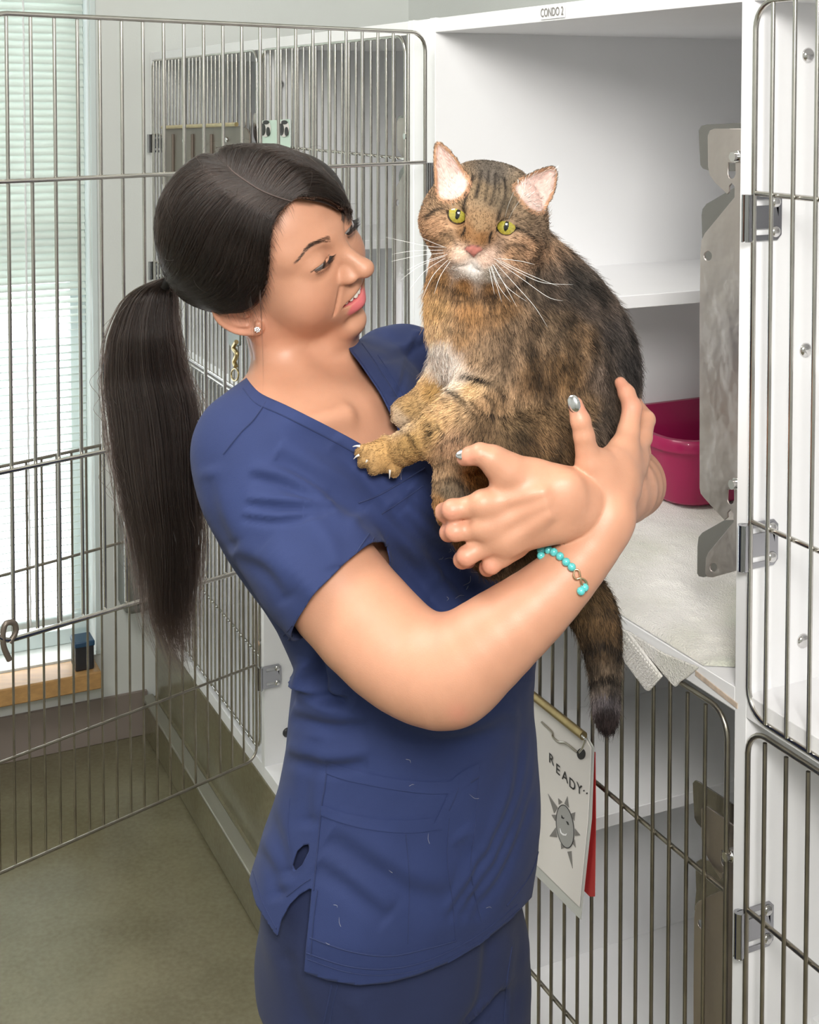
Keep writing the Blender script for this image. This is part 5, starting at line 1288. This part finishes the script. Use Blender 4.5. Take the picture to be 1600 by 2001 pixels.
for a_, b_, r in (((792, 795), (774, 800), 12), ((792, 808), (775, 818), 12), ((798, 815), (786, 827), 11)): cat.chain([kb(*a_, fy - .006, r), kb(*b_, fy - .006, r * .85)], .003)
cat.ell(P(752, 858, ny + .002), R_(9, 1.25), .003)
# tail
cat.chain([kb(1060, 1040, 1.345, 58), kb(1105, 1120, 1.338, 50), kb(1148, 1180, 1.335, 46), kb(1168, 1225, 1.335, 40), kb(1178, 1280, 1.336, 32), kb(1182, 1340, 1.338, 25), kb(1184, 1390, 1.340, 22), kb(1186, 1420, 1.341, 14)], .02, sm=3)
# ears: curved shells
def ear(poly, Y0, deep, tilt):
    PW = np.array(poly, float); ctr = PW.mean(0); cen = P(*ctr, Y0); sc = Y0 / F_PX
    lo = np.array([P(*p_, Y0) for p_ in poly]).min(0) - .012; hi = np.array([P(*p_, Y0) for p_ in poly]).max(0) + .012; lo[1] = Y0 - .03; hi[1] = Y0 + .03
    pw = np.array([P(*p_, Y0) for p_ in poly])[:, [0, 2]]; c2 = pw.mean(0)
    def fn(x, y, z):
        X, Z = np.broadcast_arrays(x, z); X = X[:, 0, :] if X.ndim == 3 else X; Z = Z[:, 0, :] if Z.ndim == 3 else Z
        sh = X.shape; sd = poly_sd(np.stack([X.ravel(), Z.ravel()], 1), pw).reshape(sh)
        ins = np.clip(-sd, 0, .016) / .016; w0 = Y0 + deep * (1 - (1 - ins) ** 2) + tilt[0] * (X - c2[0]) + tilt[1] * (Z - c2[1])
        if np.ndim(x) == 3: sd = sd[:, None, :]; w0 = w0[:, None, :]
        q_ = np.abs(y - w0) - .0020; a_ = np.maximum(sd, 0); b_ = np.maximum(q_, 0)
        return np.sqrt(a_ * a_ + b_ * b_) + np.minimum(np.maximum(sd, q_), 0) - .0006
    cat._add(fn, lo, hi, 'u', .004)
EAR_L = [tuple(q) for q in spline([(854, 385), (849, 340), (848, 300), (853, 279), (866, 283), (884, 300), (903, 328), (918, 358), (905, 385), (880, 395)], 4, True)]
EAR_R = [tuple(q) for q in spline([(1003, 372), (1012, 355), (1035, 340), (1062, 330), (1084, 327), (1089, 345), (1084, 372), (1070, 400), (1058, 418), (1030, 408)], 4, True)]
ear(EAR_L, 1.268, .011, (-.1, .15)); ear(EAR_R, 1.275, .012, (.25, .15))
KV, KQ = cat.mesh(h=.0019); KT = tris_of(KQ); KV = smooth(KV, KT, 1, .4); KN = vnormals(KV, KT)
catroot = thing('cat', W(-.12, -.30, 1.10), 'brown tabby cat with green eyes held up in the arms of the person', 'cat')
# coat colours (sRGB 0-255 control points, in traced positions on the side the photo shows)
CC = [(940, 375, 128, 106, 80), (905, 380, 150, 120, 88), (985, 385, 122, 104, 82), (960, 340, 82, 72, 62), (860, 400, 150, 118, 88), (855, 445, 190, 145, 108), (845, 475, 160, 118, 84), (870, 470, 160, 125, 92), (1025, 430, 128, 105, 82), (1035, 480, 172, 132, 100), (1000, 500, 182, 140, 105), (1050, 450, 120, 98, 78),
      (938, 440, 150, 118, 84), (915, 455, 140, 98, 60), (938, 465, 135, 92, 52), (895, 505, 215, 182, 160), (870, 500, 205, 165, 135), (950, 508, 210, 175, 155), (980, 515, 200, 165, 140), (925, 530, 232, 224, 218), (900, 525, 220, 205, 195), (960, 535, 190, 180, 168),
      (905, 560, 170, 120, 70), (960, 565, 140, 100, 62), (860, 545, 175, 128, 78), (850, 600, 205, 160, 105), (920, 610, 182, 132, 82), (980, 600, 160, 118, 76), (860, 650, 205, 165, 120), (900, 660, 180, 138, 95), (862, 680, 222, 205, 192), (880, 710, 225, 208, 195), (895, 740, 222, 205, 192), (875, 735, 220, 200, 185), (930, 700, 160, 128, 96),
      (960, 700, 135, 108, 82), (1010, 640, 125, 100, 76), (1040, 560, 95, 78, 62), (1080, 560, 84, 68, 56), (1120, 560, 60, 52, 46), (1160, 600, 66, 54, 46), (1200, 650, 56, 48, 44), (1225, 720, 52, 46, 44), (1190, 740, 92, 76, 64), (1130, 660, 112, 84, 56), (1090, 640, 100, 78, 56), (1100, 730, 122, 92, 60), (1050, 740, 118, 90, 62), (1180, 820, 90, 74, 60), (1140, 800, 118, 92, 64),
      (920, 760, 208, 170, 122), (950, 790, 190, 150, 108), (880, 800, 205, 165, 118), (840, 840, 200, 158, 102), (800, 870, 192, 150, 90), (750, 885, 182, 140, 84), (720, 895, 178, 138, 86), (850, 760, 196, 152, 88), (800, 800, 180, 142, 90), (780, 820, 200, 172, 140), (895, 745, 225, 200, 170),
      (1000, 840, 102, 78, 50), (1060, 860, 108, 82, 54), (950, 835, 110, 84, 56), (1050, 920, 96, 76, 48), (1110, 900, 92, 72, 48), (1110, 940, 40, 32, 24), (880, 870, 190, 150, 115), (870, 920, 180, 145, 108), (880, 960, 125, 108, 86), (930, 925, 165, 108, 48), (945, 950, 150, 98, 44), (860, 990, 180, 130, 78), (910, 975, 110, 96, 80),
      (1000, 1100, 130, 100, 72), (1050, 1080, 120, 94, 66), (930, 1060, 120, 84, 46), (1100, 1120, 52, 40, 30), (1160, 1170, 100, 76, 48), (1180, 1220, 96, 72, 46), (1175, 1270, 70, 54, 38), (1180, 1315, 98, 82, 66), (1182, 1345, 112, 98, 86), (1184, 1365, 95, 88, 92), (1186, 1400, 42, 32, 32), (1187, 1430, 40, 30, 30)]
CC = np.array(CC, float); _g = CC[:, 2:].mean(1, keepdims=True); CC[:, 2:] = _g + (CC[:, 2:] - _g) * .88; CC[:, 2:] += np.where(_g < 85, 14, 0) * (CC[:, 1:2] < 850); CCl = ((CC[:, 2:] / 255 + .055) / 1.055) ** 2.4
STR = [  # (points, half width px, strength)
    ([(940, 335), (936, 360), (930, 385)], 3.5, .75), ([(955, 335), (952, 365), (948, 392)], 3, .7), ([(968, 340), (966, 372), (958, 400)], 3, .7), ([(925, 345), (915, 372), (908, 395), (905, 415)], 3.2, .8), ([(985, 350), (988, 378), (980, 405), (973, 428)], 3.2, .8), ([(975, 345), (975, 380), (966, 402)], 2.5, .5),
    ([(866, 408), (848, 412), (832, 426)], 3, .75), ([(870, 430), (878, 446), (893, 452), (905, 448)], 1.5, .3), ([(862, 455), (880, 462), (892, 478)], 3, .4), ([(845, 470), (862, 485), (880, 490)], 3, .35), ([(1003, 443), (1030, 455), (1052, 478)], 3.2, .75), ([(990, 480), (1015, 478), (1040, 492)], 3, .4), ([(1000, 505), (1025, 512), (1040, 505)], 3, .35),
    ([(908, 448), (906, 455), (902, 462)], 2.4, .85), ([(960, 455), (957, 464), (956, 474)], 2.4, .85), ([(912, 405), (908, 420)], 2.5, .5), ([(975, 415), (972, 432)], 2.5, .5),
    ([(850, 545), (880, 565), (930, 580), (990, 572), (1030, 545)], 6, .6), ([(845, 570), (880, 585), (930, 592), (1000, 590), (1040, 570)], 3.5, .45), ([(850, 605), (900, 625), (960, 620), (1010, 600)], 3.5, .35), ([(870, 640), (920, 650), (970, 640)], 3.5, .3),
    ([(908, 732), (935, 742), (962, 752), (985, 775)], 5.5, .9), ([(885, 765), (900, 780), (915, 800), (935, 820)], 5, .85), ([(950, 775), (965, 790), (960, 810), (985, 815)], 4.5, .8), ([(920, 785), (935, 800), (962, 818)], 4, .7), ([(836, 828), (842, 842), (838, 855)], 4, .75), ([(852, 830), (862, 845), (868, 852)], 3.5, .65), ([(895, 800), (900, 820), (905, 845)], 4.5, .6), ([(870, 775), (880, 790)], 3, .4),
    ([(1100, 620), (1085, 670), (1060, 710), (1045, 760)], 6, .4), ([(1135, 640), (1120, 700), (1090, 740), (1070, 790)], 6, .4), ([(1165, 660), (1160, 720), (1130, 770)], 6, .4), ([(1060, 600), (1050, 650), (1020, 690)], 6, .35), ([(1195, 700), (1195, 760), (1175, 810)], 6, .35), ([(1000, 650), (985, 690), (950, 715)], 5, .4),
    ([(880, 860), (930, 845), (990, 848), (1040, 862)], 4, .4), ([(905, 890), (960, 880), (1020, 892), (1090, 910)], 5, .35), ([(960, 905), (1030, 915), (1110, 935)], 5, .4), ([(855, 940), (885, 935), (905, 950)], 5, .6), ([(860, 905), (880, 900), (895, 915)], 4, .4), ([(900, 855), (875, 862), (860, 875)], 3, .4),
    ([(1140, 1272), (1175, 1262), (1210, 1272)], 8, .7), ([(1150, 1335), (1180, 1328), (1205, 1330)], 9, .8), ([(1150, 1185), (1180, 1200), (1215, 1195)], 6, .4), ([(780, 838), (800, 850), (812, 872)], 3, .35), ([(820, 790), (828, 805)], 3, .35)]
def coat(V, N):
    px_ = proj(V); d2 = ((px_[:, None, :] - CC[None, :, :2]) ** 2).sum(2); w_ = 1 / (d2 + 60) ** 2.2; col = (w_ @ CCl) / w_.sum(1)[:, None]
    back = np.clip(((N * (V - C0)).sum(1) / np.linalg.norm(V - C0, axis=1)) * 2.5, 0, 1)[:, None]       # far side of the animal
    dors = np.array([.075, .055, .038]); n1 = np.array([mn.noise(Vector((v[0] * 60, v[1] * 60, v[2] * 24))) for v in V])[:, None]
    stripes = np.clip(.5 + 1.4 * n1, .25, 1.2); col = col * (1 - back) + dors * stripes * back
    for pts, hw, st in STR:
        d, t = line_d(px_, spline(pts, 4)); m_ = st * 1.55 * np.exp(-(d / (hw * 1.1)) ** 2) * (1 - back[:, 0]) * (.8 + .5 * n1[:, 0]); m_ = np.clip(m_, 0, 1)[:, None]; col = col * (1 - m_) + np.array([.018, .013, .010]) * m_
    n2 = np.array([mn.noise(Vector((v[0] * 130 + 5, v[1] * 130, v[2] * 75))) for v in V])[:, None]
    flank = np.clip(1 + (1.0 * n1 + .65 * n2) * np.clip((px_[:, :1] - 930) / 100, 0, 1), .30, 1.7); col = col * flank
    return np.clip(col, .005, .9)
EAR_COL = np.array([.66, .47, .42])
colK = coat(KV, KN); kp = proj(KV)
for E_ in (EAR_L, EAR_R):      # pink inner ears
    sd = poly_sd(kp, E_); m_ = (np.clip((-sd - 3.5) / 4, 0, 1) * (KN[:, 1] < -.1) * (KV[:, 1] < 1.315))[:, None]; colK = colK * (1 - m_) + EAR_COL * m_
    m_ = ((np.abs(sd + 1) < 4) * (KN[:, 1] < .2) * (KV[:, 1] < 1.30) * .6)[:, None]; colK = colK * (1 - m_) + np.array([.50, .26, .15]) * m_
kl = Kinv(KV)
def sp_mask(c, r): return np.exp(-(((kl - np.array(c)) / np.array(r)) ** 2).sum(1) * 1.2)[:, None]
nose_poly = [(912, 481), (924, 479), (938, 482), (944, 489), (934, 494), (925, 503), (917, 495), (907, 488)]
nm = (np.clip(-poly_sd(kp, nose_poly) / 1.5 + .6, 0, 1) * (KN[:, 1] < .3))[:, None]; colK = colK * (1 - nm) + np.array([.42, .155, .125]) * nm
nm = (np.clip(1 - np.abs(poly_sd(kp, nose_poly)) / 1.8, 0, 1) * .75 * (KN[:, 1] < .3))[:, None]; colK = colK * (1 - nm) + np.array([.04, .03, .03]) * nm
for s_ in (-1, 1):      # dark skin round the eyes
    h_ = .0050 if s_ < 0 else .0031; d, t = line_d3(kl, spline([(s_ * .0120, -.001, -.0045), (s_ * .018, .0005, -.0010), (s_ * .0235, .001, .0002), (s_ * .029, -.0015, .0008), (s_ * .0335, -.004, .0015)], 5))
    rr = np.interp(t, [0, .25, .5, .75, 1], [.0015, h_ * .8, h_, h_ * .75, .0010]) + .0021; m_ = (np.clip((rr - d) / .0008, 0, 1) * (kl[:, 1] > -.012))[:, None]; colK = colK * (1 - m_) + np.array([.015, .012, .012]) * m_
M['fur_skin'] = mat('tabby_undercoat', (.3, .2, .12), .8, attr='coat', noise=(260, .16, 4), spec=.2)
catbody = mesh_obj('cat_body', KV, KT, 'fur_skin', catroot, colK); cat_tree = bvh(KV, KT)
# dark eye rims
rimm = 'lash'
def eye(c, look, rad, parent, open_):
    sp_ = Sculpt(); sp_.ell(c, rad, 0); V_, Q_ = sp_.mesh(h=.0007); T_ = tris_of(Q_); V_ = smooth(V_, T_, 1, .4); V_ = c + (V_ - c) / np.linalg.norm(V_ - c, axis=1)[:, None] * rad
    n_ = (V_ - c) / rad; a_ = n_ @ look; x = n_ @ CR; z = n_ @ CU
    col = np.tile(np.array([.40, .32, .040]), (len(V_), 1)); lx = look @ CR; lz = look @ CU
    r_ = np.sqrt((x - lx) ** 2 + (z - lz) ** 2); g_ = np.clip(1 - np.abs(r_ - .35) / .45, 0, 1)[:, None]; col = col * (1 - .5 * g_) + np.array([.27, .28, .06]) * .5 * g_
    th = np.arctan2(z - lz, x - lx); col *= (1 + .18 * np.sin(th * 23) * np.sin(th * 11))[:, None]
    pupil = ((x - lx) / .20) ** 2 + ((z - lz) / .46) ** 2 < 1; col[pupil] = (.006, .006, .006); col[r_ > .80] = (.02, .016, .014); col[a_ < 0] = (.3, .28, .26)
    return mesh_obj('eyeball', V_, T_, M['cateye'], parent, col)
M['cateye'] = mat('cat_iris', (.4, .4, .1), .06, attr='coat', coat=1.0, spec=.8)
look = C0 - K0; look = look / np.linalg.norm(look)
for s_ in (-1, 1): eye(K(s_ * .0232, -.0110, 0), (look + CR * .02 * s_ + CU * (.03 if s_ < 0 else .0)) / 1.0, .0112, catbody, 1)
# claws
for x0, y0, x1, y1 in ((703, 872, 689, 873), (702, 889, 691, 897), (718, 899, 713, 908), (762, 918, 761, 935)):
    c0 = P(x0, y0, ny - .016); c1 = P(x1, y1, ny - .013); mid = (c0 + c1) / 2 + np.array([0, -.0015, .001]); mb = MB(); pp = spline([c0, mid, c1], 4); mb.tube(pp, np.linspace(.0014, .0003, len(pp)), 8); mb.build('claw', mat('claw', (.78, .74, .68), .25), catbody)
# ---- fur
FL = np.array([(940, 360, 0, -1), (900, 380, -.5, -1), (985, 380, .5, -1), (850, 440, -1, .3), (860, 480, -1, .6), (1030, 450, 1, .2), (1020, 500, 1, .6), (925, 450, 0, -1), (890, 505, -1, .5), (960, 515, 1, .6), (925, 535, 0, 1), (950, 420, 0, -1),
      (860, 400, -.6, -.6), (1040, 420, .6, -.2), (870, 580, -.3, 1), (930, 590, 0, 1), (980, 590, .2, 1), (850, 650, -.3, 1), (920, 660, .1, 1), (880, 720, .2, 1), (1040, 560, .6, 1), (1100, 560, .8, .8), (1160, 620, .6, 1), (1220, 700, .35, 1), (1100, 680, .3, 1), (1030, 680, .2, 1), (1150, 780, .1, 1), (960, 760, -.5, .9), (900, 800, -1, .5), (840, 840, -1, .45), (780, 870, -1, .4), (720, 895, -1, .5), (860, 750, -.7, .7), (800, 800, -1, .5),
      (1000, 850, .4, .9), (950, 850, -.5, .8), (1060, 900, .5, .8), (1110, 920, .4, .8), (880, 880, -.1, 1), (880, 950, 0, 1), (930, 930, .4, 1), (1000, 1100, .3, .8), (1060, 1080, .6, .8), (1130, 1150, .6, 1), (1180, 1220, .15, 1), (1183, 1300, 0, 1), (1186, 1400, 0, 1)], float)
def grow(n, length, curl=.25, keep=None, lift=.5, rad=.00016, name='fur'):
    A = KV[KT[:, 0]]; B_ = KV[KT[:, 1]]; C_ = KV[KT[:, 2]]; ar = np.linalg.norm(np.cross(B_ - A, C_ - A), axis=1)
    fn_ = np.cross(B_ - A, C_ - A); fn_ /= np.linalg.norm(fn_, axis=1)[:, None] + 1e-12
    fc_ = ((C0 - A) * fn_).sum(1) / np.linalg.norm(C0 - A, axis=1); wt = ar * np.where(fc_ > -.25, 1.0, .30); i = RNG.choice(len(KT), n, p=wt / wt.sum())
    u, v = RNG.random(n), RNG.random(n); m_ = u + v > 1; u[m_] = 1 - u[m_]; v[m_] = 1 - v[m_]
    p = A[i] + (B_[i] - A[i]) * u[:, None] + (C_[i] - A[i]) * v[:, None]; nn = KN[KT[i, 0]] * (1 - u - v)[:, None] + KN[KT[i, 1]] * u[:, None] + KN[KT[i, 2]] * v[:, None]; nn /= np.linalg.norm(nn, axis=1)[:, None]
    pp = proj(p); ll = Kinv(p)
    def inl(E_): return (poly_sd(pp, E_) < -2) & (p[:, 1] < 1.315)
    bad = (np.linalg.norm(ll - np.array([-.0232, 0, 0]), axis=1) < .0110) | (np.linalg.norm((ll - np.array([.0232, 0, 0])) * np.array([1, 1, 1.25]), axis=1) < .0110) | ((poly_sd(pp, nose_poly) < 1) & (p[:, 1] < 1.26))
    inear = inl(EAR_L) | inl(EAR_R); edge = (np.abs(poly_sd(pp, EAR_L)) < 3) | (np.abs(poly_sd(pp, EAR_R)) < 3); bad |= inear & (RNG.random(n) < .86)
    if keep is not None: bad |= ~keep(pp, p)
    ok = ~bad; p, nn, pp, ll, inear, edge = p[ok], nn[ok], pp[ok], ll[ok], inear[ok], edge[ok]; i = i[ok]
    d2 = ((pp[:, None, :] - FL[None, :, :2]) ** 2).sum(2); w_ = 1 / (d2 + 80) ** 2; f2 = (w_ @ FL[:, 2:]) / w_.sum(1)[:, None]; f2 /= np.linalg.norm(f2, axis=1)[:, None] + 1e-9
    f3 = np.stack([f2[:, 0], np.zeros(len(p)), -f2[:, 1]], 1) + RNG.normal(0, .16, (len(p), 3)); f3 -= nn * (f3 * nn).sum(1)[:, None]; f3 /= np.linalg.norm(f3, axis=1)[:, None] + 1e-9
    ln = length * RNG.uniform(.6, 1.15, len(p)); head = (np.abs(ll[:, 0]) < .075) & (np.abs(ll[:, 2]) < .065) & (ll[:, 1] > -.10)
    ln = np.where(head, ln * np.clip(.28 + 9 * np.abs(ll[:, 0]), .28, .75), ln); ln = np.where(inear, .0065, ln); ln = np.where(edge, .0022, ln); ln = np.where((pp[:, 0] < 830) & (pp[:, 1] > 740), ln * .5, ln); ln = np.where((pp[:, 1] > 860) & (pp[:, 0] < 900), ln * .7, ln)
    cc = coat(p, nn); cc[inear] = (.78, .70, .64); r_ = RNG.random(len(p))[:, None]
    t = np.array([0, .3, .6, .85, 1]); paths, cols = [], []; P5 = p[:, None, :] + (f3[:, None, :] * t[None, :, None] + nn[:, None, :] * (lift * t * (1 - .45 * t))[None, :, None]) * ln[:, None, None]
    side = RNG.normal(0, .12, (len(p), 3)); P5 += side[:, None, :] * (t ** 2)[None, :, None] * ln[:, None, None]
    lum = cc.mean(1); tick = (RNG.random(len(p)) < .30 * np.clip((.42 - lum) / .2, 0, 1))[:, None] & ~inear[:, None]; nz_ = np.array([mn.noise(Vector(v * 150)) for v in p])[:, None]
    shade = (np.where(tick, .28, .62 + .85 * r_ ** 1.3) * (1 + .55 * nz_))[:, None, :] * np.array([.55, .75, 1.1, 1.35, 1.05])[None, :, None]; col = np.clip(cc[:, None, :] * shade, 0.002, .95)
    return list(P5), col.reshape(-1, 3), rad
M['fur'] = mat('tabby_fur', (.3, .2, .1), .55, attr='coat', spec=.25)
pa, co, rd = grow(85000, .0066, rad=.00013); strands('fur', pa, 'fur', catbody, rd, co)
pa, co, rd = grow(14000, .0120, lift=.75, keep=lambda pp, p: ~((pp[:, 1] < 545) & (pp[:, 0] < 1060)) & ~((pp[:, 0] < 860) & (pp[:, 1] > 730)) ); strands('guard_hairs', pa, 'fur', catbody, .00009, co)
wh = []
for x0, y0, ctrl in ((868, 483, [(830, 480), (752, 463)]), (866, 489, [(810, 490), (765, 497)]), (868, 494, [(815, 500), (760, 512)]), (870, 500, [(820, 520), (782, 548)]), (872, 503, [(830, 530), (797, 570)]), (876, 507, [(845, 540), (822, 590)]), (874, 497, [(828, 512), (795, 528)]), (880, 510, [(860, 540), (848, 575)]), (872, 484, [(845, 474), (818, 462)]),
                 (965, 505, [(1010, 530), (1060, 552), (1120, 556)]), (970, 510, [(1020, 545), (1070, 580), (1100, 588)]), (968, 514, [(1010, 560), (1045, 600), (1070, 640)]), (964, 518, [(985, 555), (1010, 600), (1005, 575)][:2]), (960, 520, [(975, 560), (998, 590)]), (972, 505, [(1015, 510), (1045, 517)]), (962, 516, [(990, 560), (1030, 590)]), (958, 520, [(968, 550), (980, 590)]), (975, 508, [(1030, 535), (1092, 560)]), (955, 521, [(960, 545), (966, 575)])):
    b0 = cast(cat_tree, x0, y0)
    if b0 is None: continue
    pts = [b0]; dd_ = [.02, .03, .03]
    for k_, (x, y) in enumerate(ctrl): pts.append(P(x, y, b0[1] - .012 - .004 * k_))
    wh.append(spline(pts, 6))
strands('whiskers', wh, mat('whisker', (.9, .9, .88), .3), catbody, .00017)
bw = []
for x0, y0, x1, y1 in ((885, 405, 872, 350), (890, 403, 885, 352), (985, 430, 1005, 372), (992, 432, 1020, 385)):
    b0 = cast(cat_tree, x0, y0)
    if b0 is not None: bw.append(spline([b0, P((x0 + x1) / 2 - 2, (y0 + y1) / 2, b0[1] - .014), P(x1, y1, b0[1] - .015)], 6))
strands('brow_whiskers', bw, 'fur', catbody, .00010, np.tile(np.array([.7, .7, .66]), (sum(map(len, bw)), 1)))
# ---- bracelet on the near wrist
bc = P(1098, 1110, 1.203); ba = P(1160, 1062, 1.203) - P(1050, 1180, 1.198); ba /= np.linalg.norm(ba)
tq = np.array([1.0, 0, 0]); e1 = np.cross(ba, [0, 1, 0]); e1 /= np.linalg.norm(e1)
brc = thing('bracelet', bc, 'turquoise bead bracelet with a gold infinity link on the near wrist of the person', 'bracelet')
turq = mat('turquoise_stone', (.10, .50, .50), .22, noise=(700, .22, 5), coat=.5)
beadpx = [(1057, 1086), (1060, 1080), (1065, 1076), (1072, 1075), (1082, 1079), (1094, 1087), (1106, 1098), (1117, 1108), (1142, 1148), (1135, 1155)]
bt = body_tree
for x, y in beadpx:
    q_ = cast(bt, x, y)
    if q_ is None or abs(q_[1] - 1.18) > .06: near_ = bt.find_nearest(Vector(P(x, y, 1.205))); c = np.array(near_[0]) + np.array(near_[1]) * .0030
    else: d = ray(x, y); c = q_ - d / np.linalg.norm(d) * .0034
    sp_ = Sculpt(); sp_.ell(c, .0038); V_, Q_ = sp_.mesh(h=.0009); V_ = c + (V_ - c) / np.linalg.norm(V_ - c, axis=1)[:, None] * .0038; mesh_obj('bead', V_, tris_of(Q_), turq, brc)
inf = [(1123, 1113), (1130, 1114), (1132, 1124), (1133, 1134), (1138, 1146), (1143, 1146), (1144, 1136), (1138, 1129), (1131, 1128), (1124, 1130), (1120, 1124)]
pts = []
for x, y in spline(inf, 5, True): 
    q_ = cast(bt, x, y); near_ = bt.find_nearest(Vector(q_ if q_ is not None else P(x, y, 1.185))); pts.append(np.array(near_[0]) + np.array(near_[1]) * .0034)
mb = MB(); mb.tube(np.array(pts), .00095, 8, closed=True); mb.build('infinity_link', mat('gold_link', (.75, .55, .36), .25, 1.0), brc)
